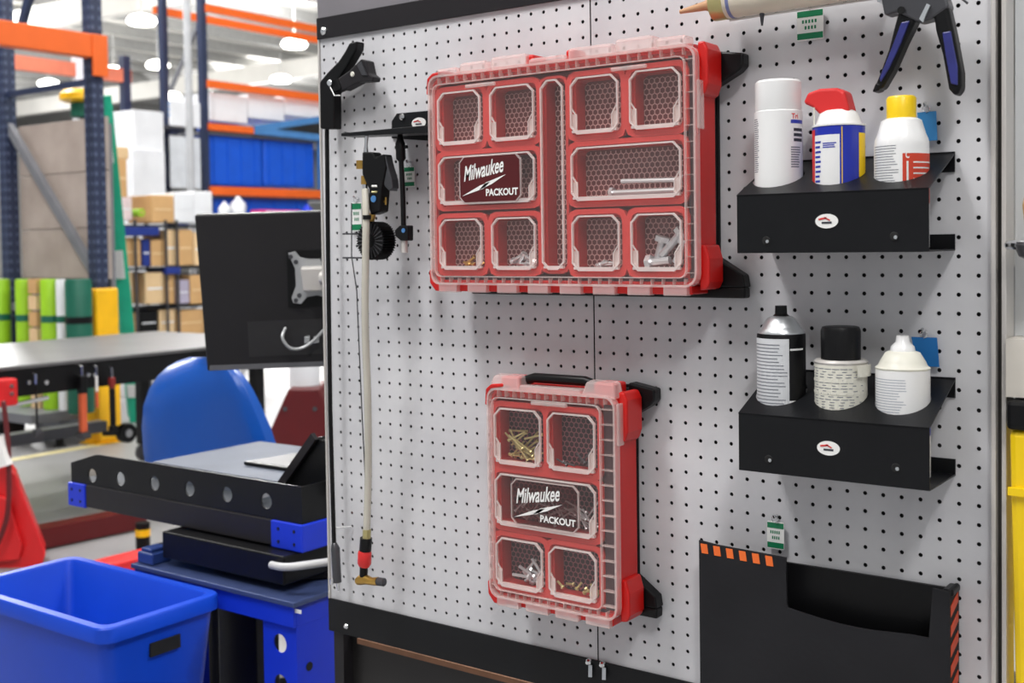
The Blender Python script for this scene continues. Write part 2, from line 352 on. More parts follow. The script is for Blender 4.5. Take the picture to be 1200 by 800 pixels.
# ================================================================ organisers
def hexmat(mb, x0, x1, z0, z1, y, R=0.0052):
    dx = R * 1.732; row = 0; z = z0
    ang = [math.radians(30 + 60 * k) for k in range(6)]
    while z <= z1:
        x = x0 + (dx / 2 if row % 2 else 0)
        while x <= x1:
            O = [(min(max(x + R * math.cos(a), x0), x1), min(max(z + R * math.sin(a), z0), z1)) for a in ang]
            I = [(min(max(x + R * .80 * math.cos(a), x0), x1), min(max(z + R * .80 * math.sin(a), z0), z1)) for a in ang]
            mb.add([(a, y, b) for a, b in O] + [(a, y, b) for a, b in I], [(k, (k + 1) % 6, 6 + (k + 1) % 6, 6 + k) for k in range(6)])
            x += dx
        z += R * 1.5; row += 1
def notch(x0, x1, z0, z1, c):   # bin outline: chamfers, lower part narrowing like the moulded windows
    return chrect(x0, x1, z0, z1, c)
def organiser(name, label, X0, X1, Z0, Z1, cells, logo, tickn, hexm, floorm, handle):
    yB, yF = -0.03, -0.094; gR = .016 if handle == 'latches' else .026
    T = thing(name, label, 'organizer', ((X0 + X1) / 2, yB, Z0))
    out = rrect(X0, X1, Z0, Z1, 0.018, 3); inn = rrect(X0 + 0.007, X1 - 0.007, Z0 + 0.007, Z1 - 0.007, 0.012, 3)
    m = MB(); m.ring(out, inn, yF + 0.008, yB); m.xz(inn, yB - 0.004, yB)
    m.build('body', M_RED, T, bevel=0.0015)
    # web between the bins, just under the lid
    u = lambda s: X0 + s * (X1 - X0); v = lambda s: Z0 + s * (Z1 - Z0)
    for (a0, a1, b0, b1) in cells:
        x0, x1, z0, z1 = u(a0), u(a1), v(b0), v(b1)
        narrow = (x1 - x0) < 0.07 and (z1 - z0) > 0.2
        b = MB(); O = rrect(x0, x1, z0, z1, 0.011, 2); I = rrect(x0 + .006, x1 - .006, z0 + .006, z1 - .006, 0.008, 2)
        b.ring(O, I, yF + 0.0125, yB - 0.024); b.xz(O, yB - 0.024, yB - 0.005)
        bo = b.build('bin', M_BINW, T, bevel=0.0012)
        e = .0068 if not narrow else .003
        MB().ring(rrect(x0 - e, x1 + e, z0 - e, z1 + e, 0.014, 2), rrect(x0 + .001, x1 - .001, z0 + .001, z1 - .001, 0.0105, 2), yF + 0.0045 + 0.0002 * (len(T.children) % 5), yF + 0.0125).build('bin_rim', M_REDD, bo)
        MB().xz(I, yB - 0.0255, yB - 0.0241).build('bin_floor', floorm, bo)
        h = MB(); hexmat(h, x0 + .007, x1 - .007, z0 + .008, z1 - .008, yB - 0.0265); h.build('hex_ridges', hexm, bo)
        # moulded window frame in the clear lid
        fr = MB(); c = 0.012
        O = chrect(x0 + .003, x1 - .003, z0 + .003, z1 - .003, c); I = chrect(x0 + .0055, x1 - .0055, z0 + .0055, z1 - .0055, c - 0.0012)
        fr.ring(O, I, yF - 0.0012, yF + 0.003)
        if not narrow and (x1 - x0) < 0.13 or True:
            zn = z0 + (z1 - z0) * 0.46
            for s in ((-1, 1) if not narrow else ()):
                xe = x0 + .006 if s < 0 else x1 - .006; xi = xe - s * 0.008
                fr.bar((xe, yF + .001, zn), (xi, yF + .001, zn - 0.012), 0.0016, 0.003, (0, 1, 0))
                fr.bar((xi, yF + .001, zn - 0.012), (xi, yF + .001, z0 + .008), 0.0016, 0.003, (0, 1, 0))
                fr.box(min(xe, xi), max(xe, xi), yF + .002, yF + .003, z0 + .006, zn - 0.008)
            fr.box(x0 + .006, x1 - .006, yF - .0005, yF + .006, z0 + .0055, z0 + .0095)
        fr.build('window_frame', M_CLF, T)
    # clear lid
    rp = rrect(X0 + .001, X1 - .001, Z0 + .001, Z1 - .001, 0.018, 4)
    L = MB().add([(a, yF, b) for a, b in rp], [tuple(range(len(rp)))]).build('lid', M_CLR, T, recalc=False)
    fr = MB(); fr.ring(rrect(X0 - .001, X1 + .001, Z0 - .001, Z1 + .001, 0.019, 4), rrect(X0 + .0025, X1 - .0025, Z0 + .0025, Z1 - .0025, 0.016, 4), yF - 0.002, yF + 0.012)
    fr.ring(rrect(X0 + .008, X1 - gR, Z0 + .012, Z1 - .014, 0.012, 4), rrect(X0 + .0095, X1 - gR - .0015, Z0 + .0135, Z1 - .0155, 0.011, 4), yF - 0.0015, yF + 0.004)
    fr.build('lid_rim', M_CLE, L)
    g = MB(); g.ring(rrect(X0 + .004, X1 - .004, Z0 + .004, Z1 - .004, 0.015, 3), rrect(X0 + .008, X1 - gR, Z0 + .012, Z1 - .014, 0.012, 3), yF + 0.012, yF + 0.016)
    g.build('front_flange', M_REDD, T)
    MB().box(X1 - gR, X1 - .004, yF + .0105, yF + .0118, Z0 + .012, Z1 - .014).build('gap_shade_strip', mat('dark_gap_shade', (66, 42, 50), 0.5), T)  # dark strips painted for the shade in the gap along the lid edge
    MB().box(X0 + .02, X1 - .02, yF + .0105, yF + .0118, Z0 + .004, Z0 + .012).build('gap_shade_strip', mat('dark_gap_shade', (66, 42, 50), 0.5), T)
    ti = MB()
    for i in range(tickn[1]):
        z = Z0 + .02 + (Z1 - Z0 - .04) * i / (tickn[1] - 1)
        ti.box(X1 - gR, X1 - .003, yF, yF + .011, z - .0008, z + .0008); ti.box(X0 + .003, X0 + .008, yF, yF + .011, z - .0006, z + .0006)
    for i in range(tickn[0]):
        x = X0 + .02 + (X1 - X0 - .04) * i / (tickn[0] - 1)
        ti.box(x - .0006, x + .0006, yF, yF + .011, Z0 + .003, Z0 + .011); ti.box(x - .0006, x + .0006, yF, yF + .011, Z1 - .013, Z1 - .003)
    ti.build('lid_ribs', M_CLE, L)
    # bottom edge: clear tabs over a red rail
    MB().box(X0 + .012, X1 - .012, yF + .008, yB - .003, Z0 - .012, Z0 + .001).build('bottom_rail', M_RED, T, bevel=0.002)
    nt = tickn[2]
    for i in range(nt):
        x = X0 + .035 + (X1 - X0 - .07) * i / (nt - 1); hw = (X1 - X0 - .07) / (nt - 1) * (0.32 if handle == 'latches' else .38)
        MB().box(x - hw, x + hw, yF - .001, yF + .014, Z0 - .0135, Z0 + .002).build('lid_tab', M_CLE, T, bevel=0.0015)
    # corner bumpers on the body
    for sx in (-1, 1):
        xe = X1 if sx > 0 else X0
        for z0, z1, fl in ((Z1 - .075, Z1 + .006, 1), (Z0 - .006, Z0 + .06, -1)):
            if sx < 0: poly = ([(xe - .007, z1 - .035), (xe - .002, z1 - .035), (xe - .002, z1 - .016), (xe + .004, z1 - .008), (xe + .03, z1 - .003), (xe + .03, z1 + .002), (xe + .006, z1), (xe - .005, z1 - .008)] if fl > 0 else [(xe - .007, z0 + .03), (xe - .002, z0 + .03), (xe, z0 + .014), (xe + .012, z0 + .004), (xe + .03, z0 + .004), (xe + .03, z0 - .006), (xe + .006, z0 - .006), (xe - .006, z0 + .008)])
            else: poly = [(xe - .004, z0), (xe + .007, z0 + .006 * fl if fl > 0 else z0 + .002), (xe + .012, z0 + (.02 if fl > 0 else .012)), (xe + .012, z1 - (.012 if fl > 0 else .02)), (xe + .006, z1), (xe - .004, z1)]
            pts_f = [Vector((a, yF + (.016 if sx > 0 else .001), b)) for a, b in poly]
            pts_b = [Vector((a, yB - .001, b)) for a, b in poly]
            MB().prism(pts_f, pts_b).build('corner_bumper', M_RED, T, bevel=0.003)
    # top: raised clear latch segments
    if handle == 'latches':
        for (s0, s1, hh, mm) in ((.03, .12, .012, M_CLE), (.13, .24, .017, M_CLE), (.26, .40, .020, M_CLE), (.41, .55, .010, M_CLE), (.56, .72, .018, M_CLE), (.73, .86, .022, M_CLE), (.87, .97, .016, M_CLE)):
            MB().box(u(s0), u(s1), yF + .001, yF + .03, Z1 - .002, Z1 + hh).build('latch_block', mm, T, bevel=0.005)
        for s in (.4, .555):
            MB().box(u(s) - .008, u(s) + .008, yF + .012, yF + .05, Z1 - .002, Z1 + .018).build('latch_pin', M_RED, T, bevel=0.004)
        MB().box(X0 + .02, X1 - .02, yF + .03, yB - .004, Z1 - .002, Z1 + .008).build('top_rail', M_RED, T, bevel=0.003)
        for s in (.22, .78):
            MB().box(u(s) - .03, u(s) + .03, yF - .003, yF + .004, Z1 - .026, Z1 - .02).build('finger_lip', M_CLE, T, bevel=0.002)
        MB().box(X1 + .0005, X1 + .005, yF + .002, yF + .02, Z1 - .12, Z1 - .05).build('side_clip', M_CLE, T, bevel=0.002)
    else:
        for s0, s1 in ((.0, .26), (.74, 1.0)):
            MB().prism([Vector((u(s0), yF + .001, Z1 - .004)), Vector((u(s1), yF + .001, Z1 - .004)), Vector((u(s1) - .006, yF + .008, Z1 + .02)), Vector((u(s0) + .006, yF + .008, Z1 + .02))],
                       [Vector((u(s0), yF + .03, Z1 - .004)), Vector((u(s1), yF + .03, Z1 - .004)), Vector((u(s1) - .006, yF + .03, Z1 + .022)), Vector((u(s0) + .006, yF + .03, Z1 + .022))]).build('latch_block', M_CLE, T, bevel=0.004)
            MB().box(u(s0) + .012, u(s1) - .012, yF + .02, yB - .006, Z1 - .002, Z1 + .018).build('latch_pin', M_RED, T, bevel=0.004)
        MB().box(u(.26), u(.74), yF + .001, yF + .02, Z1 - .004, Z1 + .008).build('lid_lip', M_CLE, T, bevel=0.003)
        MB().tube([(u(.2), yF + .034, Z1 + .01), (u(.3), yF + .032, Z1 + .017), (u(.7), yF + .032, Z1 + .017), (u(.8), yF + .034, Z1 + .01)], 0.008, 10).build('handle', M_BLKP, T, True)
        MB().box(u(.2), u(.8), yF + .045, yB - .004, Z1 - .002, Z1 + .006).build('top_rail', M_RED, T, bevel=0.002)
        MB().box(u(.36), u(.64), yF - .003, yF + .004, Z1 - .022, Z1 - .016).build('finger_lip', M_CLE, T, bevel=0.002)
        MB().box(X1 + .0005, X1 + .005, yF + .002, yF + .02, Z1 - .075, Z1 - .01).build('side_clip', M_CLE, T, bevel=0.002)
    # logo plate on the lid
    a0, a1, b0, b1 = logo; x0, x1, z0, z1 = u(a0), u(a1), v(b0), v(b1); wd = x1 - x0; ht = z1 - z0
    lp = MB().xz(chrect(x0, x1, z0, z1, 0.009), yF - .0022, yF - .0012).build('logo_plate', mat('maroon_plate', (84, 16, 20), 0.35) if handle == 'latches' else clear('maroon_smoked_plate', (70, 14, 20), 0.3), T)
    MB().ring(chrect(x0 - .002, x1 + .002, z0 - .002, z1 + .002, 0.010), chrect(x0, x1, z0, z1, 0.009), yF - .0026, yF + .001).build('plate_rim', M_CLE, lp)
    tx = MB(); yy = yF - .0028
    text_xz(tx, 'Milwaukee', x0 + wd * .07, x0 + wd * .74, z0 + ht * .47, ht * .33, yy, shear=0.25, rise=0.16, bold=0.02)
    text_xz(tx, 'PACKOUT', x0 + wd * .44, x0 + wd * .97, z0 + ht * .13, ht * .15, yy, bold=0.035)
    P = [(.03, .14), (.40, .29), (.52, .44), (.34, .36), (.78, .58), (.44, .42), (.32, .26), (.54, .38)]
    tx.add([(x0 + wd * a, yy, z0 + ht * b) for a, b in P], [(0, 1, 2, 3), (4, 5, 6, 7)])
    tx.build('lettering', M_WHT, lp)
    return T, u, v
cL = []
for lx0, lx1 in ((.031, .223), (.251, .438)): cL += [(lx0, lx1, .06, .32), (lx0, lx1, .655, .925)]
cL += [(.031, .438, .37, .618), (.451, .548, .06, .93), (.564, .958, .365, .618)]
for lx0, lx1 in ((.564, .748), (.775, .958)): cL += [(lx0, lx1, .055, .318), (lx0, lx1, .658, .926)]
LX0, LX1, LZ0, LZ1 = 0.312, 0.806, 1.436, 1.782
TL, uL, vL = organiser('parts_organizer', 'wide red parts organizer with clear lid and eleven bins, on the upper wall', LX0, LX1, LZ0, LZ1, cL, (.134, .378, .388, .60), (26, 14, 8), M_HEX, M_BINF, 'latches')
cS = [(.039, .445, .048, .30), (.47, .862, .048, .30), (.039, .862, .342, .606), (.039, .445, .634, .918), (.47, .862, .634, .918)]
SX0, SX1, SZ0, SZ1 = 0.426, 0.667, 0.926, 1.268
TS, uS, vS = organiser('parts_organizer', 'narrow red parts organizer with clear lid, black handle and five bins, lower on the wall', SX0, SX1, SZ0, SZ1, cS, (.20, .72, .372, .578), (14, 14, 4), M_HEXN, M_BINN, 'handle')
def mount(label, x0, x1, z0, z1, xt):
    T = thing('organizer_mount', label, 'mount', ((x0 + x1) / 2, 0, z0))
    MB().xz(rrect(x0, x1, z0, z1, 0.008), -0.008, -0.0005).build('plate', M_BLKP, T, bevel=0.002)
    for s in (0, 1):
        xe = x0 + .002 if s == 0 else x1 - .03
        MB().box(xe, xe + .028, -0.028, -0.0081, z0 + .013, z1 - .004).build('dock_rail', M_BLKP, T, bevel=0.003)
    MB().box(x0 + .004, xt, -0.029, -0.0081, z0 - .004, z0 + .012).build('foot_ledge', M_BLKP, T, bevel=0.003)
    MB().xz([(x1 - .002, z1 - .05), (xt - .008, z1 - .028), (xt, z1 - .02), (xt, z1 - .002), (x1 - .002, z1 + .006)], -0.0295, -0.006).build('hook', M_BLKP, T, bevel=0.003)
    MB().xz([(x1 - .002, z0 + .012), (xt, z0 + .012), (xt - .003, z0 + .03), (x1 - .002, z0 + .06)], -0.028, -0.006).build('foot_gusset', M_BLKP, T, bevel=0.002)
mount('black plastic mounting plate behind the wide red organizer', 0.34, 0.80, 1.421, 1.775, .85)
mount('black plastic mounting plate behind the narrow red organizer', 0.445, 0.655, 0.922, 1.277, .699)
# hardware lying in the bins
def bolt(loc, L, r, ax, m, label, group, name='hex_bolt', washer=True):
    T = thing(name, label, name.split('_')[-1], loc, group)
    d = Vector(ax).normalized(); p = Vector(loc)
    MB().cyl(p, p + d * L, r, n=8).build('shank', m, T, True)
    MB().cyl(p - d * r * 1.3, p, r * 1.9, n=6).build('head', m, T)
yb_ = -0.064
g1 = 'long zinc bolts in the wide right bin'
x1, z1 = uL(.955), vL(.365) + 0.011
bolt((x1 - .012, yb_ - .01, z1 + .018), 0.10, 0.0038, (-1, 0, 0.02), M_ZINC, 'long zinc hex bolt lying uppermost in the wide right bin of the wide organizer', g1)
bolt((x1 - .125, yb_ - .012, z1 + .003), 0.105, 0.0045, (1, 0, 0.0), M_ZINC, 'long zinc hex bolt at the bottom of the wide right bin, head to the left', g1)
g2 = 'short zinc bolts in the lower right corner bin'
x0, z0 = uL(.775) + .012, vL(.055) + .012
for i, (dx, dz, L, ax, lab) in enumerate(((.034, .034, .026, (-.3, 0, -1), 'leftmost'), (.064, .044, .042, (-.9, 0, -.9), 'crossing in the middle'), (.072, .03, .03, (-.5, 0, -1), 'rightmost, steep'), (.02, .004, .03, (1, 0, .1), 'lying flat at the bottom'))):
    bolt((x0 + dx, yb_ - .012 - .002 * i, z0 + dz), L, 0.0062, ax, M_ZINC, 'short zinc bolt in the lower right corner bin, ' + lab, g2)
def pile(x0, x1, z0, h, n, m, L, r, label, group, name, y=-0.073):
    for i in range(n):
        x = random.uniform(x0, x1); z = z0 + random.random() ** 1.5 * h; a = random.uniform(-1.0, 1.0)
        d = Vector((math.cos(a) * random.choice((-1, 1)), random.uniform(-.12, .12), math.sin(a)))
        ex = x + d.x * L
        if ex < x0 - .004 or ex > x1 + .004: d.x = -d.x
        if z + d.z * L < z0: d.z = -d.z
        bolt((x, y + random.uniform(-.010, .010), z), L, r, d, m, label, group, name)
w_ = lambda c, U, Vv: (U(c[0]) + .013, U(c[1]) - .013, Vv(c[2]) + .011)
c = w_((.031, .223, .06), uL, vL); pile(c[0] + .03, c[1], c[2], .014, 7, M_BRASS, .013, .0022, 'small brass screw in the lower left corner bin of the wide organizer', 'brass screws in the wide organizer', 'brass_screw')
c = w_((.251, .438, .06), uL, vL); pile(c[0] + .012, c[1], c[2], .022, 9, M_ZINC, .018, .003, 'small zinc screw in the lower bin beside the narrow centre column', 'zinc screws in the wide organizer', 'zinc_screw')
c = w_((.564, .748, .055), uL, vL); pile(c[0] + .02, c[1], c[2], .006, 5, M_ZINC, .014, .0022, 'tiny zinc screw in the lower bin right of the narrow centre column', 'tiny zinc screws in the wide organizer', 'zinc_screw')
M_DBR = mat('dull_brass', (196, 186, 130), 0.35, 0.6)
c = w_((.039, .445, .634), uS, vS); pile(c[0], c[1], c[2], .045, 26, M_DBR, .034, .0016, 'thin dull brass screw heaped in the upper left bin of the narrow organizer', 'dull brass screws in the narrow organizer', 'long_screw')
c = w_((.47, .862, .634), uS, vS); pile(c[0], c[1], c[2], .012, 6, M_STEEL, .02, .0016, 'thin grey screw in the upper right bin of the narrow organizer', 'grey screws in the narrow organizer', 'long_screw')
c = w_((.039, .862, .342), uS, vS); pile(c[0] + .02, c[1], c[2], .032, 26, M_ZINC, .04, .0014, 'thin silver nail heaped in the middle bin of the narrow organizer', 'silver nails in the narrow organizer', 'steel_nail')
c = w_((.039, .445, .048), uS, vS); pile(c[0], c[1], c[2], .02, 8, M_ZINC, .03, .0026, 'silver screw in the lower left bin of the narrow organizer', 'silver screws in the narrow organizer', 'zinc_screw')
c = w_((.47, .862, .048), uS, vS); pile(c[0], c[1], c[2], .008, 9, M_DBR, .012, .002, 'tiny copper-toned screw in the lower right bin of the narrow organizer', 'tiny screws in the narrow organizer', 'small_screw')
# ================================================================ spray can shelves
def can_shelf(label, zf, cans, right_tab=True):
    x0, x1, yf = 0.880, 1.139, -0.118; zb = zf + 0.050; t = 0.002; zl = zf - 0.080
    T = thing('can_shelf', label, 'shelf', ((x0 + x1) / 2, 0, zl))
    n = Vector((0, zb - zf, -(0 - yf))).normalized()
    # sloping deck with three round openings
    dk = MB(); cs = sorted(cans); edges = [x0] + [(cs[i] + cs[i + 1]) / 2 for i in range(2)] + [x1]
    zz = lambda y: zf + (y - yf) / (0 - yf) * (zb - zf); N = 24; ya, yb = yf, -0.0015
    for i in range(3):
        xa, xb = edges[i], edges[i + 1]; cx = cs[i]; O = []; I = []
        for k in range(N):
            a = 2 * math.pi * k / N; c, s = math.cos(a), math.sin(a)
            tx = ((xb - cx) / c) if c > 1e-6 else ((xa - cx) / c if c < -1e-6 else 1e9)
            ty = ((yb + .06) / s) if s > 1e-6 else ((ya + .06) / s if s < -1e-6 else 1e9)
            tt = min(tx, ty); O.append((cx + tt * c, -.06 + tt * s)); I.append((cx + .0355 * c, -.06 + .0355 * s))
        for q, (kx, ky) in enumerate(((xa, ya), (xb, ya), (xb, yb), (xa, yb))):   # snap the nearest sample to each corner
            j = min(range(N), key=lambda m: (O[m][0] - kx) ** 2 + (O[m][1] - ky) ** 2); O[j] = (kx, ky)
        vs = [(a, b, zz(b)) for a, b in O] + [(a, b, zz(b)) for a, b in I] + [(a, b, zz(b) - t) for a, b in O] + [(a, b, zz(b) - t) for a, b in I]
        fs = []
        for k in range(N):
            j = (k + 1) % N
            fs += [(k, j, N + j, N + k), (2 * N + j, 2 * N + k, 3 * N + k, 3 * N + j), (N + k, N + j, 3 * N + j, 3 * N + k), (j, k, 2 * N + k, 2 * N + j)]
        dk.add(vs, fs)
    dk.build('deck', M_BLK, T)
    MB().box(x0, x1, yf, yf + t, zl, zf - .0005).build('front_plate', M_BLK, T, bevel=0.0008)
    MB().box(x0, x1, yf + t, -0.001, zl, zl + t).build('bottom_plate', M_BLK, T)
    MB().box(x0, x1, -0.003, -0.0005, zl + t, zl + 0.022).build('lower_flange', M_BLK, T)
    MB().box(x0, x1, -0.003, -0.0005, zb - 0.026, zb + 0.001).build('back_flange', M_BLK, T)
    return T, zl
def oval_badge(T, x, z, y, w=.0155, h=.0095):
    n = 24
    b = MB().xz([(x + w * math.cos(2 * math.pi * k / n), z + h * math.sin(2 * math.pi * k / n)) for k in range(n)], y - .0008, y).build('badge', M_WHT, T)
    m = MB(); m.bar((x - w * .7, y - .0012, z + h * .25), (x, y - .0012, z + h * .45), .0004, .0022, (0, 0, 1)); m.bar((x - w * .2, y - .0012, z + h * .5), (x + w * .3, y - .0012, z + h * .1), .0004, .0016, (0, 0, 1))
    m.build('badge_mark', M_REDC, b)
    MB().box(x - w * .42, x + w * .45, y - .0013, y - .0009, z - h * .35, z - h * .08).build('badge_line', M_INKD, b)
cx1 = [atY(a, 200, -0.06).x for a in (912.5, 983, 1056.5)]
cx2 = [atY(a, 470, -0.06).x for a in (916, 985.5, 1058)]
S1, zl1 = can_shelf('black sheet-metal spray can shelf, upper of the two on the right', 1.564, cx1)
S2, zl2 = can_shelf('black sheet-metal spray can shelf, lower of the two, above the striped pocket', 1.264, cx2)
for T, (bx, by), hs in ((S1, (969, 259), ((898, 282), (1048, 277))), (S2, (971, 525), ((901, 538), (1050, 548)))):
    p = atY(bx, by, -0.118); oval_badge(T, p.x, p.z, -0.1182)
    for a, b in hs:
        q = atY(a, b, -0.118)
        MB().tube([(q.x, -0.1181, q.z), (q.x, -0.1195, q.z)], [.006, .005], 14).build('screw_hole', M_DARK, T)
        MB().tube([(q.x + .002, -0.1196, q.z - .001), (q.x + .002, -0.1205, q.z - .001)], [.0025, .002], 10).build('screw', M_ZINC, T)
def facing(c): return math.degrees(math.atan2(CAM.y - c[1], CAM.x - c[0]))
def zpx(x, y): return atY(x, y, -0.06).z
def can(name, label, x, zbase, group='spray cans on the shelves'):
    return thing(name, label, 'spray can', (x, -0.06, zbase), group)
def lines(mb, c, r, a0, a1, z0, z1, n, frac=0.45, seed=1):
    rnd = random.Random(seed)
    for i in range(n):
        z = z0 + (z1 - z0) * (i + .5) / n; h = (z1 - z0) / n * frac / 2
        e = a0 + (a1 - a0) * rnd.uniform(.75, 1.0)
        mb.patch(c, r, a0, e, z - h, z + h, 6)
# -- white can with white cap
def base(zl): return zl + 0.0022
x = cx1[0]; c = (x, -0.06); f = facing(c); zb = base(zl1); zr = zpx(912, 131); zt = zpx(912, 95)
T = can('spray_can', 'tall plain white spray can with white cap on the upper shelf', x, zb)
MB().lathe([(.028, zb), (.033, zb + .003), (.033, zr - .001), (.0305, zr + .001)], (x, -.06, 0), 40).build('body', M_WHC, T, True)
MB().lathe([(.0312, zr), (.0318, zr + .002), (.0316, zt - .003), (.029, zt), (.001, zt)], (x, -.06, 0), 40).build('cap', M_WHC, T, True)
m = MB(); lines(m, c, .0332, f - 78, f - 52, zr - .085, zr - .01, 26, .4, 3); m.build('fine_print', M_INK, T); m = MB(); lines(m, c, .0332, f + 30, f + 62, zr - .08, zr - .05, 9, .5, 4); m.build('side_print', M_INK, T)
m = MB(); m.patch(c, .0332, f + 30, f + 75, zr - .019, zr - .014); m.build('blue_band', M_BLU, T)
m = MB(); text_cyl(m, 'Tri', c, .0333, f + 32, f + 52, zr - .0125, .007, .02); m.build('red_lettering', M_REDC, T)
m = MB(); lines(m, c, .0332, f + 38, f + 74, zr - .045, zr - .024, 3, .6, 5); m.build('dark_lettering', M_INKD, T)
# -- blue and yellow can with red flip nozzle
x = cx1[1]; c = (x, -0.06); f = facing(c); zs = zpx(983, 149); zd = zpx(983, 133); zt = zpx(983, 106); R = .0345
T = can('spray_can', 'blue and white spray can with a red flip-up nozzle on the upper shelf', x, zb)
MB().lathe([(.028, zb), (R, zb + .003), (R, zs - .001), (R - .001, zs)], (x, -.06, 0), 40).build('body', M_BLU, T, True)
MB().lathe([(R + .0008, zs), (R + .0008, zs + .0025), (.03, zs + .004), (.025, zd), (.019, zd + .004), (.001, zd + .005)], (x, -.06, 0), 40).build('dome', M_WHC, T, True)
P = [(946, 122), (951, 110), (965, 105), (985, 104), (994, 108), (999, 127), (999, 134), (978, 135), (966, 136), (957, 127)]
Q = [atY(a, b, -.06) for a, b in P]
MB().prism([q + Vector((0, -.016, 0)) for q in Q], [q + Vector((0, .016, 0)) for q in Q]).build('nozzle', M_REDC, T, bevel=0.004, seg=3)
q = atY(954, 126, -.078); MB().tube([q, q - Vector((0, 0, .02)), q - Vector((0, 0, .035))], .0011, 6).build('straw', M_CRM, T)
m = MB(); m.patch(c, R + .0002, f - 85, f - 62, zb + .07, zs - .004); m.build('red_stripe', M_REDC, T)
m = MB(); m.patch(c, R + .0003, f - 62, f + 2, zb + .062, zs - .012, 14); wl = m.build('white_panel', M_WHC, T)
m = MB(); lines(m, c, R + .0005, f - 60, f - 40, zb + .07, zs - .018, 12, .45, 6); lines(m, c, R + .0005, f - 36, f - 2, zs - .03, zs - .022, 3, .6, 7); lines(m, c, R + .0005, f - 36, f - 2, zb + .068, zb + .088, 5, .6, 8); m.build('blue_print', M_BLU, wl)
m = MB(); m.patch(c, R + .0003, f + 48, f + 80, zb + .085, zs - .010); m.patch(c, R + .0003, f + 6, f + 8, zb + .06, zs - .002); m.build('yellow_emblem', M_YEL, T)
# -- white can with yellow cap
x = cx1[2]; c = (x, -0.06); f = facing(c); zs = zpx(1057, 160); zn = zpx(1057, 139); zt = zpx(1057, 113); R = .0345
T = can('spray_can', 'white round-shouldered spray can with yellow cap and red label on the upper shelf', x, zb)
MB().lathe([(.03, zb), (R, zb + .003), (R, zs - .012), (R - .001, zs - .004), (R - .004, zs + .003), (R - .009, zn - .003), (.02, zn), (.001, zn + .001)], (x, -.06, 0), 40).build('body', M_WHC, T, True)
MB().lathe([(.0185, zn - .001), (.0188, zt - .003), (.0165, zt), (.001, zt)], (x, -.06, 0), 32).build('cap', M_YEL, T, True)
m = MB(); m.patch(c, R + .0003, f + 2, f + 85, zb + .06, zs - .024, 16); rl = m.build('red_label', mat('orange_red_label', (214, 66, 40), 0.4), T)
m = MB(); text_cyl(m, 'C', c, R + .0005, f + 8, f + 16, zs - .03, .008, .03); lines(m, c, R + .0006, f + 24, f + 80, zb + .066, zs - .032, 7, .25, 9); m.patch(c, R + .0006, f + 10, f + 14, zb + .066, zs - .034, 4); m.build('white_print', M_WHT, rl)
m = MB(); lines(m, c, R + .0003, f - 72, f - 6, zb + .06, zs - .012, 22, .28, 10); m.build('fine_print', M_INK, T)
m = MB(); m.patch(c, R - .0005, f + 34, f + 78, zs - .020, zs - .014); m.build('olive_band', M_DBR, T)
# -- lower shelf: black can, white label
zb = base(zl2)
x = cx2[0]; c = (x, -0.06); f = facing(c); zs = zpx(916, 390); zd = zpx(916, 370); zt = zpx(916, 358); R = .0335
T = can('spray_can', 'black uncapped spray can with white paper label on the lower shelf', x, zb)
MB().lathe([(.028, zb), (R, zb + .003), (R, zs - .002), (R - .001, zs)], (x, -.06, 0), 40).build('body', M_BLKP, T, True)
MB().lathe([(R - .001, zs), (R - .002, zs + .004), (.027, zs + .008), (.026, zs + .010), (.019, zd - .003), (.014, zd)], (x, -.06, 0), 40).build('dome', M_ZINC, T, True)
MB().lathe([(.0125, zd - .001), (.0085, zd + .003), (.0082, zt), (.001, zt)], (x, -.06, 0), 24).build('nozzle', M_BLKP, T, True)
m = MB(); m.patch(c, R + .0003, f - 88, f + 18, zb + .02, zs - .006, 20); pl = m.build('paper_label', mat('label_grey_white', (214, 216, 220), 0.5), T)
m = MB(); lines(m, c, R + .0006, f - 80, f + 14, zb + .05, zs - .012, 26, .3, 11); m.build('fine_print', M_INK, pl)
m = MB(); m.patch(c, R + .0003, f + 20, f + 60, zs - .022, zs - .0195); m.patch(c, R + .0003, f - 10, f + 62, zb + .090, zb + .094); m.build('white_stripes', M_WHC, T)
# -- black cap, cream label
x = cx2[1]; c = (x, -0.06); f = facing(c); zs = zpx(985, 423); zt = zpx(985, 382); R = .0348
T = can('spray_can', 'squat cream-labelled spray can with tall black cap on the lower shelf', x, zb)
MB().lathe([(.028, zb), (R, zb + .003), (R, zs - .001), (.029, zs + .001)], (x, -.06, 0), 40).build('body', M_CRM, T, True)
MB().lathe([(.0262, zs + .001), (.0265, zt - .006), (.0245, zt - .001), (.021, zt), (.001, zt)], (x, -.06, 0), 40).build('cap', M_BLKP, T, True)
MB().lathe([(R, zs - .003), (R + .001, zs), (R - .002, zs + .003), (.028, zs + .003)], (x, -.06, 0), 40).build('rim', M_ALU, T, True)
m = MB(); lines(m, c, R + .0004, f - 85, f + 60, zb + .055, zs - .006, 24, .3, 12); m.build('fine_print', M_INK, T)
m = MB(); m.patch(c, R + .0006, f - 85, f + 75, zs - .042, zs - .038); m.patch(c, R + .0006, f - 85, f + 75, zs - .026, zs - .022); m.build('label_crease', M_CRM, T)
m = MB(); m.patch((x + .004, -.062), R + .0012, f + 30, f + 88, zs - .018, zs - .002); m.build('peeling_label', M_CRM, T)
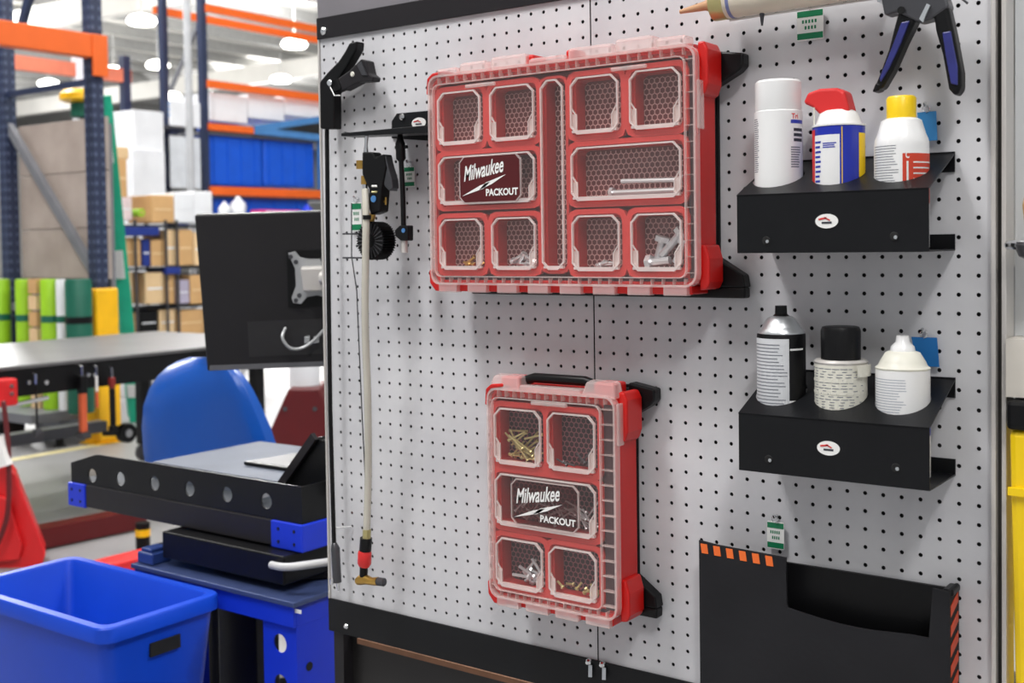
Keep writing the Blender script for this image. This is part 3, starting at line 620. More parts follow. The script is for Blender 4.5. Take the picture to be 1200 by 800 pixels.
# -- white can, white nozzle
x = cx2[2]; c = (x, -0.06); f = facing(c); zs = zpx(1059, 432); zd = zpx(1059, 411); zt = zpx(1059, 393); R = .0345
T = can('spray_can', 'white uncapped spray can with white nozzle and navy label corner on the lower shelf', x, zb)
MB().lathe([(.03, zb), (R, zb + .003), (R, zs - .001), (R - .001, zs)], (x, -.06, 0), 40).build('body', M_WHC, T, True)
MB().lathe([(R, zs), (R + .0005, zs + .002), (.031, zs + .005), (.029, zs + .010), (.022, zd - .002), (.017, zd)], (x, -.06, 0), 40).build('dome', M_CRM, T, True)
MB().lathe([(.016, zd), (.015, zd + .006), (.009, zd + .012), (.008, zt), (.001, zt)], (x, -.06, 0), 24).build('nozzle', M_WHC, T, True)
m = MB(); lines(m, c, R + .0003, f - 80, f + 10, zb + .05, zs - .01, 24, .3, 13); m.build('fine_print', mat('pale_ink', (170, 176, 188), 0.6), T)
m = MB(); m.patch(c, R + .0004, f + 36, f + 80, zb + .058, zb + .088); bl = m.build('navy_label', M_BLU, T)
m = MB(); m.patch(c, R + .0007, f + 58, f + 64, zb + .062, zb + .084); m.build('white_mark', M_WHT, bl)
# ================================================================ tags on pegs
def hang_tag(label, px, py, wpx, hpx, Y, col=None, tilt=0.0, cat='tag'):
    a = atY(px - wpx / 2, py, Y); b = atY(px + wpx / 2, py, Y); t = atY(px, py - hpx / 2, Y); bo = atY(px, py + hpx / 2, Y)
    x0, x1, z0, z1 = a.x, b.x, bo.z, t.z; h = z1 - z0
    T = thing('hang_tag', label, cat, ((x0 + x1) / 2, Y, z0), 'hang tags on the pegboard')
    if col is None:
        MB().xz(rrect(x0, x1, z0, z1, .002, 2), Y - .0006, Y + .0006).build('card', M_WHT, T)
        MB().box(x0 + .0006, x1 - .0006, Y - .0010, Y - .0007, z1 - h * .24, z1 - h * .04).build('green_band', M_GRN, T)
        MB().box(x0 + .0006, x1 - .0006, Y - .0010, Y - .0007, z0 + h * .04, z0 + h * .24).build('green_band', M_GRN, T)
        m = MB(); w = x1 - x0
        for zz, s0, s1 in ((.62, .2, .8), (.42, .3, .72)):
            for k in range(5):
                if s0 + k * .12 < s1: m.box(x0 + w * (s0 + k * .12), x0 + w * (s0 + k * .12 + .07), Y - .0009, Y - .0007, z0 + h * (zz - .06), z0 + h * (zz + .05))
        m.build('small_print', M_GRN, T)
    else:
        MB().xz([(x0 + tilt, z0), (x1 + tilt * .4, z0), (x1, z1), (x0, z1)], Y - .0006, Y + .0006).build('card', col, T)
    xc, zc = (x0 + x1) / 2, z1
    MB().tube([(xc, Y, zc - .002)] + [(xc + .005 * math.sin(k * math.pi / 5), Y - .002, zc + .004 - .005 * math.cos(k * math.pi / 5)) for k in range(10)], .0006, 6).build('wire_ring', M_CHR, T)
    MB().tube([(xc, -0.0005, zc + .008), (xc, Y - .006, zc + .008), (xc, Y - .008, zc + .012)], .0022, 8).build('peg', M_CHR, T, True)
hang_tag('white tag with green bands under the caulking gun tube', 949.5, 29, 31, 36, -.006)
hang_tag('white tag with green bands behind the thin black hanging probe', 480, 207, 12, 24, -.006)
hang_tag('white tag with green bands left of the air hose and ribbed gauge', 418, 254, 12, 34, -.006)
hang_tag('small green-banded tag behind the black grip in the top left corner', 397, 88, 11, 16, -.006)
hang_tag('white tag with green bands above the black striped pocket', 909, 627, 20, 32, -.006)
hang_tag('light blue tag beside the yellow-capped can on the upper shelf', 1086, 148, 22, 34, -.008, M_TAGB, .004)
hang_tag('deep blue tag beside the white nozzle can on the lower shelf', 1083, 412, 30, 34, -.008, mat('deep_blue_tag', (22, 112, 184), 0.5), .008)
p = atY(1079, 388, -0.01)
# ================================================================ caulking gun
T = thing('caulking_gun', 'caulking gun with a pale sealant tube and navy grips, hung along the top right edge', 'caulking gun', atY(960, 10, -.05))
Y = -.05
a, b = atY(838, 5, Y), atY(1040, -27, Y); d = (b - a).normalized()
MB().tube([a, b], .0235, 24).build('sealant_tube', mat('sealant_tube', (216, 206, 188), 0.35, 0, 0.05, 20), T, True)
MB().tube([a - d * .001, a + d * .02], .0242, 24).build('tube_shoulder', M_DBR, T, True)
MB().tube([a - d * .002, a - d * .016, atY(797, 14, Y)], [.012, .007, .003], 14).build('nozzle', mat('tan_nozzle', (196, 150, 112), 0.5), T, True)
MB().tube([a + d * .026, a + d * .031], .0239, 24).build('printed_band', mat('faded_blue_print', (120, 128, 176), 0.5), T, True)
MB().tube([a + Vector((.02, .006, -.0245)), b + Vector((0, .006, -.0245))], .0016, 8).build('cradle_rail', M_ALU, T, True)
MB().tube([atY(893, 14, Y), atY(893, 30, Y)], [.004, .0015], 8).build('tube_drip', M_STEEL, T)
MB().px([(1030, -12), (1105, -14), (1112, 8), (1092, 22), (1076, 26), (1050, 14), (1036, 18)], Y - .014, Y + .014).build('trigger_body', M_STEEL, T, bevel=0.003)
MB().px([(1054, 8), (1080, 4), (1072, 26), (1060, 50), (1046, 82), (1034, 103), (1022, 107), (1030, 88), (1041, 58), (1048, 30)], Y - .012, Y + .012).build('trigger', M_BLKP, T, bevel=0.004, seg=3)
MB().px([(1056, 26), (1066, 24), (1056, 50), (1042, 80), (1032, 96), (1030, 92), (1043, 60)], Y - .0145, Y - .0118).build('trigger_pad', M_NAVY, T, bevel=0.002)
MB().px([(1034, 98), (1029, 106), (1021, 108), (1026, 96)], Y - .0125, Y + .0125).build('trigger_tip', M_BLKP, T, bevel=0.003)
MB().px([(1092, 8), (1110, 4), (1118, 40), (1126, 84), (1126, 104), (1119, 113), (1111, 104), (1104, 64), (1096, 36)], Y - .013, Y + .013).build('handle', M_BLKP, T, bevel=0.005, seg=3)
MB().px([(1104, 38), (1114, 36), (1122, 78), (1122, 100), (1114, 98), (1108, 66)], Y - .0155, Y - .0125).build('handle_pad', M_NAVY, T, bevel=0.002)
MB().px([(1077, 22), (1086, 4), (1090, 6), (1081, 26)], Y - .018, Y - .0145).build('link', M_ZINC, T)
MB().tube([atY(1056, 12, Y - .0145), atY(1056, 12, Y - .018)], .005, 12).build('rivet', M_DARK, T)
MB().tube([atY(1100, 2, Y), atY(1124, -4, Y), atY(1134, 4, Y)], .0016, 6).build('wire_hook', M_STEEL, T)
MB().tube([Vector((atY(1030, 0, Y).x, -.0005, atY(1030, 0, Y).z)), atY(1030, 0, Y)], .003, 8).build('peg', M_CHR, T)
# ================================================================ striped pocket
Yp = -0.045; 
xl, xr = atY(819, 632, Yp).x, atY(1113, 720, Yp).x; zt = atY(819, 636, Yp).z; zbm = 0.70
T = thing('wall_pocket', 'black rubber wall pocket with orange hazard stripes on its top and side edges', 'pocket', ((xl + xr) / 2, -.005, zbm))
xc = atY(921, 700, Yp).x; zc = atY(921, 712, Yp).z
top = [(xl, zt + .004), (xl + .03, zt + .001), (xc, zt - .002), (xc + .001, zc + .006)]
for k in range(9): s = k / 8; top.append((xc + .003 + (xr - .03 - xc) * s, zc - .010 * math.sin(math.pi * min(1, s * 1.2) * .8)))
top += [(xr - .022, zt - .012), (xr, zt - .014)]
MB().xz(top + [(xr, zbm), (xl, zbm)], Yp, Yp + .004).build('front_sheet', M_RUB, T)
MB().box(xl + .002, xr, -.006, -.001, zbm, zt - .02).build('back_sheet', M_BLKP, T)
MB().box(xr - .004, xr - .0005, Yp + .004, -.001, zbm, zt - .013).build('side_sheet', M_RUB, T)
MB().box(xl + .001, xl + .004, Yp + .004, -.001, zbm, zt - .03).build('side_sheet', M_RUB, T)
for k in range(6):
    x0 = xl + .003 + k * .0205
    zz = lambda x: zt + .003 - .05 * (x - xl) + .02 * max(0, .03 - (x - xl)) 
    z1 = zt + .001 - .003 * (x0 - xl) / .1
    MB().xz([(x0 + .002, z1 - .015), (x0 + .0125, z1 - .015), (x0 + .0105, z1 - .001), (x0, z1 - .001)], Yp - .001, Yp - .0002).build('stripe', M_HAZ, T)
ya, yb2 = Yp + .004, -.006
for k in range(7):
    z0 = zt - .032 - k * .0265
    P = [Vector((xr + .0006, ya, z0 - .016)), Vector((xr + .0006, yb2, z0 - .004)), Vector((xr + .0006, yb2, z0 + .010)), Vector((xr + .0006, ya, z0 - .002))]
    MB().prism(P, [q - Vector((.0008, 0, 0)) for q in P]).build('stripe', mat('hazard_orange_red', (214, 76, 34), 0.5), T)
MB().box(xr - .012, xr + .002, Yp + .01, -.001, zt - .022, zt - .0135).build('corner_bracket', M_BLK, T, bevel=0.002)
# ================================================================ left-hand tools
Y = -.03
T = thing('reach_tool', 'black pistol-grip reach tool with a long thin rod along the left panel edge', 'hand tool', atY(388, 690, Y))
MB().px([(409, 50), (418, 48), (417, 58), (406, 77), (396, 92), (400, 104), (391, 108), (391, 151), (375, 151), (374, 96), (384, 84), (396, 72), (404, 60)], Y - .012, Y + .010).build('grip', M_BLKP, T, bevel=0.003, seg=2)
MB().px([(396, 92), (410, 82), (423, 69), (429, 71), (432, 86), (437, 90), (436, 95), (420, 96), (401, 106)], Y - .016, Y + .006).build('trigger_block', M_BLKM, T, bevel=0.002)
MB().px([(418, 76), (423, 72), (430, 88), (424, 88)], Y - .0185, Y - .0162).build('edge_plate', M_STEEL, T)
for (a, b), mm, r in (((413, 87), M_CRM, .005), ((386, 97), M_ZINC, .006)):
    q = atY(a, b, Y - .0165); MB().tube([q, q + Vector((0, -.002, 0))], [r, r * .7], 14).build('screw', mm, T, True)
MB().tube([atY(386, 100, Y - .014), atY(392, 112, Y - .014), atY(399, 112, Y - .012)], .0016, 6).build('spring_wire', M_CHR, T)
pr = [atY(383, 145, Y), atY(384.5, 300, Y), atY(387, 480, Y), atY(391.5, 640, Y)]
MB().tube(pr, .0042, 10).build('rod', M_BLKP, T, True)
MB().tube([atY(391.5, 636, Y), atY(393, 642, Y), atY(395, 682, Y)], [.005, .0085, .0085], 12).build('sleeve', M_STEEL, T, True)
MB().tube([atY(389, 678, Y - .009), atY(389, 684, Y - .009)], [.004, .004], 10).build('end_screw', M_CHR, T, True)
MB().tube([atY(396, 682, Y), atY(397, 692, Y)], [.004, .0025], 10).build('tip', M_CHR, T, True)
MB().tube([atY(389, 619, -.028), atY(412, 617, -.003)], .0015, 6).build('support_hook', M_CHR, T)
# bracket holding the two hanging tools
p0, p1 = atY(460, 160, -.004), atY(520, 130, -.004)
T = thing('tool_bracket', 'black steel hanger bracket with white oval badge beside the wide organizer', 'bracket', (p0.x, 0, p0.z))
MB().px([(459, 142), (465, 133), (520, 128), (520, 166), (459, 162)], -.004, -.0005).build('back_plate', M_BLK, T)
zsh = atY(412, 158, -.06).z; xs = atY(411, 158, -.06).x; 
MB().xz([(xs, zsh - .004), (.315, zsh - .012), (.315, zsh + .0015), (xs, zsh + .0015)], -.085, -.042).build('hook_arm', M_BLK, T, bevel=0.001)
MB().box(atY(462, 160, -.03).x, .315, -.043, -.004, zsh - .001, zsh + .0015).build('shelf', M_BLK, T)
MB().bar((xs - .003, -.075, zsh + .003), (xs + .012, -.055, zsh), .02, .002).build('arm_tip', M_STEEL, T)
q = atY(472, 137, -.004); MB().tube([q, q + Vector((0, -.003, 0)), q + Vector((0, -.005, 0))], [.006, .006, .003], 14).build('bolt', M_CHR, T, True)
q = atY(491, 144, -.004); oval_badge(T, q.x, q.z, -.0042, .0165, .0095)
# tyre inflator with hose
Y = -.065
T = thing('air_inflator', 'air inflator with brass fittings, black ribbed gauge and long grey hose hanging from the bracket', 'air tool', atY(430, 690, Y))
V_ = lambda a, b, dy=0: atY(a, b, Y + dy)
MB().tube([V_(430, 158), V_(429, 170), V_(429, 180)], [.004, .003, .005], 10).build('hanging_stud', M_CHR, T, True)
MB().px([(424, 178), (436, 178), (440, 184), (449, 180), (452, 196), (447, 222), (445, 248), (434, 252), (431, 240), (432, 222), (424, 204)], Y - .012, Y + .012).build('body', M_BLKP, T, bevel=0.003)
MB().px([(447, 181), (451, 182), (459, 210), (460, 220), (456, 224), (450, 218), (447, 202)], Y - .009, Y + .009).build('lever', M_STEEL, T, bevel=0.002)
for (a, b, r, l) in ((422, 193, .007, .012), (427, 211, .006, .012)):
    MB().tube([V_(a, b + 5, -.004), V_(a, b - 5, -.004)], r, 6).build('brass_fitting', M_BRASS, T)
MB().tube([V_(428, 214, -.003), V_(428, 224, -.003)], .005, 12).build('steel_collar', M_CHR, T, True)
MB().tube([V_(436, 250), V_(434, 260)], .007, 6).build('brass_neck', M_BRASS, T)
MB().tube([V_(444, 236, -.002), V_(452, 236, -.002)], .002, 8).build('bleed_valve', M_BRASS, T); MB().tube([V_(452, 231, -.002), V_(452, 240, -.002)], .0016, 6).build('valve_key', M_BRASS, T)
q = V_(438, 233, -.0125); MB().tube([q, q + Vector((0, -.0015, 0))], .006, 16).build('round_sticker', M_LBLU, T, True)
MB().tube([V_(436, 218, -.0125), V_(442, 218, -.0125)], .002, 6).build('name_strip', M_WHT, T); MB().tube([V_(436, 225, -.0125), V_(442, 225, -.0125)], .0018, 6).build('name_strip', M_DBR, T)
# ribbed gauge boot
gc = V_(441, 282, .004); gr = .034; g = MB(); n = 44
for side in (-.017, .017):
    pass
prof = []
for k in range(2 * n):
    r = gr if k % 2 == 0 else gr * .88
    a = math.pi * k / n; prof.append((gc.x + r * math.cos(a), gc.z + r * math.sin(a)))
g.xz(prof, gc.y - .016, gc.y + .016); gb = g.build('gauge_boot', M_BLKP, T)
rb = MB()
for k in range(22):
    a = 2 * math.pi * k / 22
    rb.bar((gc.x + .012 * math.cos(a), gc.y - .0165, gc.z + .012 * math.sin(a)), (gc.x + .031 * math.cos(a), gc.y - .0165, gc.z + .031 * math.sin(a)), .002, .002, (0, 1, 0))
rb.build('boot_ribs', M_STEEL, gb)
for zz in (274, 302):
    MB().bar(V_(402, zz), V_(424, zz), .003, .003).build('guard_bar', M_STEEL, T)
MB().tube([V_(412, 238, .02), V_(412, 300, .02), V_(418, 340, .02), V_(424, 480, .015), V_(430, 600, .005)], .0011, 6).build('thin_wire', M_STEEL, T)
hp = [V_(428, 222, -.01), V_(429, 260, -.022), V_(428.5, 300, -.024), V_(428, 380, -.02), V_(431, 470, -.01), V_(431.5, 560, 0), V_(429.5, 626, 0)]
def spline(P, m=6):
    out = []
    for i in range(len(P) - 1):
        p0, p1, p2, p3 = P[max(i - 1, 0)], P[i], P[i + 1], P[min(i + 2, len(P) - 1)]
        for k in range(m):
            t = k / m; out.append(0.5 * ((2 * p1) + (p2 - p0) * t + (2 * p0 - 5 * p1 + 4 * p2 - p3) * t * t + (3 * p1 - p0 - 3 * p2 + p3) * t ** 3))
    return out + [P[-1]]
MB().tube(spline(hp), .0065, 12).build('hose', M_HOSE, T, True)
MB().tube([V_(430, 252, -.022), V_(430, 257, -.022)], .0075, 12).build('hose_clip', M_BLKP, T)
MB().tube([V_(430, 620), V_(429.5, 632)], .0075, 8).build('hose_ferrule', M_DBR, T)
MB().tube([V_(429, 630), V_(428, 645)], .011, 16).build('connector_sleeve', M_BLKP, T, True)
MB().tube([V_(428, 644), V_(427.5, 647), V_(427, 660), V_(426.5, 663)], [.010, .0125, .0125, .010], 20).build('red_collar', M_REDC, T, True)
MB().tube([V_(426.5, 662), V_(426, 675)], .0075, 14).build('chuck_stem', M_BLKP, T, True)
MB().tube([V_(419, 681), V_(423, 679), V_(430, 679), V_(436, 681), V_(443, 681)], [.007, .0095, .0085, .007, .008], 14).build('brass_chuck', M_BRASS, T, True)
MB().tube([V_(443, 681), V_(450, 682), V_(451, 682)], [.0075, .0075, .005], 14).build('chuck_tip', M_STEEL, T, True)
# thin probe
T = thing('air_probe', 'thin black air probe with silver tip hanging between the inflator and the organizer', 'air tool', atY(472, 296, Y))
MB().tube([V_(469, 156), V_(469, 164), V_(469, 168), V_(470, 186), V_(470, 189)], [.004, .006, .0085, .0085, .005], 12).build('swivel', M_BLKP, T, True)
MB().tube([V_(470, 186), V_(472, 225), V_(473, 268)], .0045, 10).build('shaft', M_BLKP, T, True)
MB().tube([V_(464, 172), V_(477, 172)], .003, 8).build('cross_pin', M_BLKP, T)
MB().px([(462, 270), (468, 264), (478, 264), (478, 282), (469, 282), (463, 277)], Y - .009, Y + .006).build('knuckle', M_BLKP, T, bevel=0.002)
q = V_(473, 270, -.0095); MB().tube([q, q + Vector((0, -.0015, 0))], .004, 12).build('round_sticker', M_LBLU, T)
MB().tube([V_(474, 280), V_(474, 296)], .006, 12).build('tip', M_ALU, T, True)
# ================================================================ computer cart left of the wall
yF = 0.262; xL, xR_ = -1.295, -0.387; z0t = 0.80; z1t = 0.862; zt = 0.950; yB = 0.80
T = thing('computer_tray', 'black steel tray with round holes in its front lip and blue corner blocks', 'tray', ((xL + xR_) / 2, 0.5, z0t))
fr = MB(); hx = []
for a, b in ((108, 557), (141, 561), (181, 566), (222, 572.5), (266, 579), (312, 587)): hx.append(atY(a, b, yF))
ed = [xL] + [(hx[i].x + hx[i + 1].x) / 2 for i in range(5)] + [xR_]
zlip = z1t + .001
for i in range(6):
    xa, xb, cx, cz = ed[i], ed[i + 1], hx[i].x, hx[i].z; R = .0185; N = 24; O = []; I = []
    for k in range(N):
        a = 2 * math.pi * k / N; c, s = math.cos(a), math.sin(a)
        tx = ((xb - cx) / c) if c > 1e-6 else ((xa - cx) / c if c < -1e-6 else 1e9); tz = ((zt - cz) / s) if s > 1e-6 else ((zlip - cz) / s if s < -1e-6 else 1e9)
        t = min(tx, tz); O.append([cx + t * c, cz + t * s]); I.append((cx + R * c, cz + R * s))
    for kx, kz in ((xa, zt), (xb, zt), (xa, zlip), (xb, zlip)):
        j = min(range(N), key=lambda m: (O[m][0] - kx) ** 2 + (O[m][1] - kz) ** 2); O[j] = [kx, kz]
    for q in O:      # clipped outer corner of the lip
        lim = zt - .034 * max(0, 1 - (q[0] - xL) / .12)
        if q[1] > lim: q[1] = lim
    fr.ring(O, I, yF, yF + .004)
fr.build('front_lip', M_BLK, T)
MB().box(xR_ - .004, xR_, yF + .004, yB, zlip, zt).build('side_lip', M_BLK, T)
for nm, b in (('front_tube', (xL + .07, xR_ - .10, yF - .004, yF + .05)), ('back_tube', (xL + .07, xR_ - .1, yB - .05, yB)), ('side_tube', (xR_ - .055, xR_ + .003, yF + .09, yB - .09)), ('side_tube', (xL - .003, xL + .05, yF + .09, yB - .09))):
    MB().box(b[0], b[1], b[2], b[3], z0t + .001, z1t).build(nm, M_BLKM, T, bevel=.003)
for x0, x1 in ((xL - .008, xL + .0698), (xR_ - .0998, xR_ + .006)):
    for y0, y1 in ((yF - .007, yF + .0898), (yB - .0898, yB + .006)):
        cb = MB().box(x0, x1, y0, y1, z0t - .002, z1t + .0004).build('corner_block', M_CARTB, T, bevel=.003)
        if y0 < yF:
            for k in (.25, .75):
                for zz in (z0t + .015, z0t + .045):
                    x = x0 + (x1 - x0) * k; MB().cyl((x, y0 - .0015, zz), (x, y0 + .001, zz), .004, n=8).build('rivet', M_BLKM, cb)
MB().box(xL + .005, xR_ - .005, yF + .005, yB - .002, z1t + .0005, z1t + .006).build('floor_plate', mat('grey_tray_mat', (60, 64, 70), 0.6, 0.0, spec=0.12), T)
zw = z1t + .0062
# worktop papers / devices lying in the tray
p = atZ(232, 552, zw + .05)
wt = MB().box(-1.12, -.62, .40, yB - .01, zw, zw + .045).build('grey_case', mat('grey_case', (98, 104, 116), 0.6, 0.0, spec=0.12)); tag(wt, 'flat grey case filling the back of the black tray', 'case')
a, b = atZ(281, 545, zw + .047), atZ(330, 527, zw + .047)
tb = thing('tablet', 'thin black tablet lying on the grey case in the tray', 'tablet', ((-.75), .6, zw + .0455))
MB().prism([Vector((-.86, .50, zw + .046)), Vector((-.66, .50, zw + .046)), Vector((-.63, .70, zw + .046)), Vector((-.83, .70, zw + .046))], [Vector((-.86, .50, zw + .056)), Vector((-.66, .50, zw + .056)), Vector((-.63, .70, zw + .056)), Vector((-.83, .70, zw + .056))]).build('slab', M_BLKP, tb, bevel=.003)
MB().prism([Vector((-.845, .512, zw + .0563)), Vector((-.67, .512, zw + .0563)), Vector((-.645, .69, zw + .0563)), Vector((-.82, .69, zw + .0563))], [Vector((-.845, .512, zw + .0568)), Vector((-.67, .512, zw + .0568)), Vector((-.645, .69, zw + .0568)), Vector((-.82, .69, zw + .0568))]).build('screen', mat('dark_glass', (24, 25, 28), 0.45, spec=0.2), tb)
bx = thing('equipment_box', 'black tilted equipment box standing in the right end of the tray', 'box', (-.53, .5, zw))
MB().px([(326, 580), (366, 514), (372, 512), (376, 516), (404, 514), (404, 584)], .36, .45).build('housing', M_BLKP, bx, bevel=.004)
MB().bar(atY(321, 580, .352), atY(369, 511, .352), .012, .02).build('front_strut', M_BLKM, bx)
cb = MB().tube(spline([Vector((-.56, .33, zw + .01)), Vector((-.53, .31, zw + .03)), Vector((-.50, .30, zw + .035)), Vector((-.46, .31, zw + .025)), Vector((-.445, .34, zw + .04))]), .003, 8).build('white_cable', M_WHT, None, True); tag(cb, 'white cable curled in the front right corner of the tray', 'cable')
wr = MB(); rnd = random.Random(5)
pts = [Vector((-.66 + rnd.uniform(-.05, .05), .345 + rnd.uniform(-.03, .03), zw + rnd.uniform(0, .05))) for _ in range(14)]
for k in range(11): wr.add([pts[k], pts[k + 1], pts[k + 2], pts[(k + 3) % 14]], [(0, 1, 2), (1, 3, 2)])
wr = wr.build('plastic_wrap', clear('crumpled_film', (230, 232, 236), 0.5), None); tag(wr, 'crumpled clear plastic wrap behind the front lip of the tray', 'wrap')
# turntable and blue cart below
tn = thing('lift_pedestal', 'black lift pedestal between the blue cart deck and the tray', 'pedestal', (-.7, .5, .7108))
MB().lathe([(.24, .711), (.25, .716), (.25, .728), (.2, .729)], (-.60, .50, 0), 32).build('turntable', M_BLKP, tn, True)
MB().box(-.84, -.40, .215, .76, .7295, .7965).build('frame', M_BLKP, tn, bevel=.004)
ct = thing('blue_cart', 'blue steel cart with flat deck and leg with round holes, under the black tray', 'cart', (-.6, .5, 0))
zd = .71
MB().box(-.925, -.335, .182, .86, zd - .012, zd).build('deck', mat('cart_deck', (70, 84, 128), 0.3, 0.3), ct, bevel=.002)
MB().box(-.92, -.345, .19, .198, zd - .06, zd - .0125).build('apron', M_CARTB, ct)
MB().box(-.353, -.345, .199, .85, zd - .06, zd - .0125).build('apron', M_CARTB, ct)
def leg(x0, x1, y0, s):
    m = MB(); zs = [zd - .061 - i * .093 for i in range(8)]; zs[-1] = 0.0; cx = (x0 + x1) / 2
    for i in range(7):
        za, zb_ = zs[i + 1], zs[i]; cz = (za + zb_) / 2; R = .0215; N = 16; O = []; I = []
        for k in range(N):
            a = 2 * math.pi * k / N + math.pi / 16 * 0; c, sn = math.cos(a), math.sin(a)
            tx = (x1 - cx) / abs(c) if abs(c) > 1e-6 else 1e9; tz = (zb_ - cz) / abs(sn) if abs(sn) > 1e-6 else 1e9
            t = min(tx, tz); O.append([cx + t * c, cz + t * sn]); I.append((cx + R * c, cz + R * sn))
        for kx, kz in ((x0, za), (x0, zb_), (x1, za), (x1, zb_)):
            j = min(range(N), key=lambda q: (O[q][0] - kx) ** 2 + (O[q][1] - kz) ** 2); O[j] = [kx, kz]
        m.ring(O, I, y0, y0 + .003)
    l = m.build('leg', M_CARTB, ct)
    MB().box(x1 - .003, x1, y0 + .003, y0 + .15, 0, zd - .0605).build('leg_flange', M_CARTB, l)
    return l
leg(-.455, -.3455, .1985, 1)
leg(-.92, -.835, .1985, 1); leg(-.455, -.3455, .77, 1); leg(-.92, -.835, .77, 1)
q = atY(345, 715, .196); MB().box(q.x - .022, q.x + .022, .1945, .1965, q.z - .004, q.z + .004).build('white_sticker', M_WHT, ct)
for z in (.55, .35):
    MB().cyl((-.3448, .235, z), (-.344, .235, z), .01, n=14).build('bolt_hole', M_DARK, ct)
bp = thing('black_post', 'square black post standing behind the blue bin under the cart', 'post', (atY(277, 760, .4).x, .42, 0))
MB().box(atY(256, 760, .38).x, atY(300, 760, .38).x, .38, .46, 0.02, .69).build('column', M_BLKP, bp, bevel=.004); MB().box(atY(277, 760, .4).x - .12, atY(277, 760, .4).x + .12, .33, .52, 0, .02).build('foot', M_BLKP, bp, bevel=.004)
bb = thing('blue_block', 'small dark blue block on the left end of the cart deck', 'block', (-.885, .22, zd + .0005))
MB().box(-.915, -.855, .195, .255, zd + .0005, zd + .03).build('body', mat('dull_blue_block', (40, 62, 120), 0.4), bb, bevel=.004); MB().box(-.905, -.865, .2, .25, zd + .0305, zd + .04).build('cap', mat('dull_blue_block', (40, 62, 120), 0.4), bb, bevel=.003)
hs = MB().tube(spline([Vector((-.43, .205, .776)), Vector((-.38, .2, .780)), Vector((-.34, .23, .784)), Vector((-.28, .34, .786))]), .009, 10).build('grey_hose', mat('pale_hose', (190, 190, 192), 0.4), None, True); tag(hs, 'short pale grey hose curving under the blue corner of the tray', 'hose')
# ---------------------------------------------------------------- monitor
TLm, BLm, TRm = atD(228, 252, 2.90), atD(243, 435, 2.98), atD(520, 243, 2.97)
BRm = BLm + (TRm - TLm) * .97
ex = (TRm - TLm).normalized(); nn = ex.cross((BLm - TLm)).normalized()
if nn.dot(CAM - TLm) < 0: nn = -nn
def onm(x, y, h=0.0):
    d = ray(x, y); t = (TLm - CAM).dot(nn) / d.dot(nn); return CAM + d * t + nn * h
T = thing('monitor', 'large dark grey monitor seen from behind, partly hidden by the panel edge', 'monitor', (TLm + BRm) / 2)
Cn = [TLm, TRm, BRm, BLm]
MB().prism(Cn, [c - nn * .028 for c in Cn]).build('shell', M_MON, T, bevel=.004)
MB().prism([onm(246, 428, .0008), onm(520, 418, .0008), onm(520, 424, .0008), onm(245, 434, .0008)], [onm(246, 428, -.001), onm(520, 418, -.001), onm(520, 424, -.001), onm(245, 434, -.001)]).build('lower_bezel', mat('bezel_grey', (96, 96, 100), 0.4), T)
def mpoly(pts, h0, h1): return MB().prism([onm(a, b, h1) for a, b in pts], [onm(a, b, h0) for a, b in pts])
mpoly([(336, 294), (425, 291), (425, 358), (338, 360)], .0005, .002).build('mount_recess', M_BLKP, T)
mpoly([(290, 377), (430, 370), (430, 412), (292, 418)], .0005, .0012).build('port_recess', mat('port_recess', (34, 33, 35), 0.5), T)
vp = [(338, 296), (346, 294), (352, 301), (362, 303), (376, 303), (386, 301), (392, 292), (404, 292), (402, 300), (396, 316), (396, 334), (404, 350), (404, 357), (392, 357), (384, 348), (372, 345), (360, 347), (353, 355), (344, 354), (342, 348), (347, 334), (346, 314)]
vm = mpoly(vp, .003, .009).build('mount_plate', M_VESA, T)
mpoly([(353, 311), (398, 309), (398, 337), (356, 338)], .0095, .04).build('mount_hub', M_ALU, vm, bevel=.004)
for a, b in ((341, 300), (347, 351), (347, 306), (351, 345), (378, 303)):
    q = onm(a, b, .009); MB().cyl(q, q + nn * .002, .006, n=10).build('mount_screw', M_STEEL, vm)
MB().tube(spline([onm(335, 383, .01), onm(332, 392, .03), onm(340, 403, .035), onm(352, 405, .03), onm(366, 398, .025), onm(380, 384, .02)]), .004, 8).build('cable', M_VESA, T, True)
for a in (357, 368):
    mpoly([(a, 394), (a + 6, 393), (a + 6, 400), (a, 401)], .002, .012).build('plug', M_VESA, T)
pc = onm(405, 322, .07)
MB().tube([onm(378, 322, .04), pc], .018, 12).build('arm', M_ALU, T, True)
MB().tube([pc + Vector((0, 0, .05)), Vector((pc.x, pc.y, .869))], .02, 12).build('pole', M_BLKP, T, True)
# ---------------------------------------------------------------- blue bin
T = thing('blue_bin', 'large open blue plastic bin in the lower left corner', 'bin', (-.855, .01, 0))
bx0, bx1, by0, by1, bz = -1.155, -.557, -.152, .172, .70
def q4(i, z, tp=0.0): return [Vector((bx0 + i + tp, by0 + i + tp, z)), Vector((bx1 - i - tp, by0 + i + tp, z)), Vector((bx1 - i - tp, by1 - i - tp, z)), Vector((bx0 + i + tp, by1 - i - tp, z))]
def rq(i, z, r, tp=0.0):
    return [Vector((a, b, z)) for a, b in rrect(bx0 + i + tp, bx1 - i - tp, by0 + i + tp, by1 - i - tp, r, 3)]
loops = [rq(.012, .0, .03, .06), rq(.012, bz - .035, .03), rq(0, bz - .034, .035), rq(0, bz - .004, .035), rq(.003, bz, .033), rq(.022, bz, .025), rq(.026, bz - .006, .022), rq(.022, .012, .02, .06)]
n = len(loops[0]); m = MB(); vs = [v for L in loops for v in L]
m.add(vs, [(i * n + k, i * n + (k + 1) % n, (i + 1) * n + (k + 1) % n, (i + 1) * n + k) for i in range(len(loops) - 1) for k in range(n)] + [tuple(range(n)), tuple(range((len(loops) - 1) * n, len(loops) * n))])
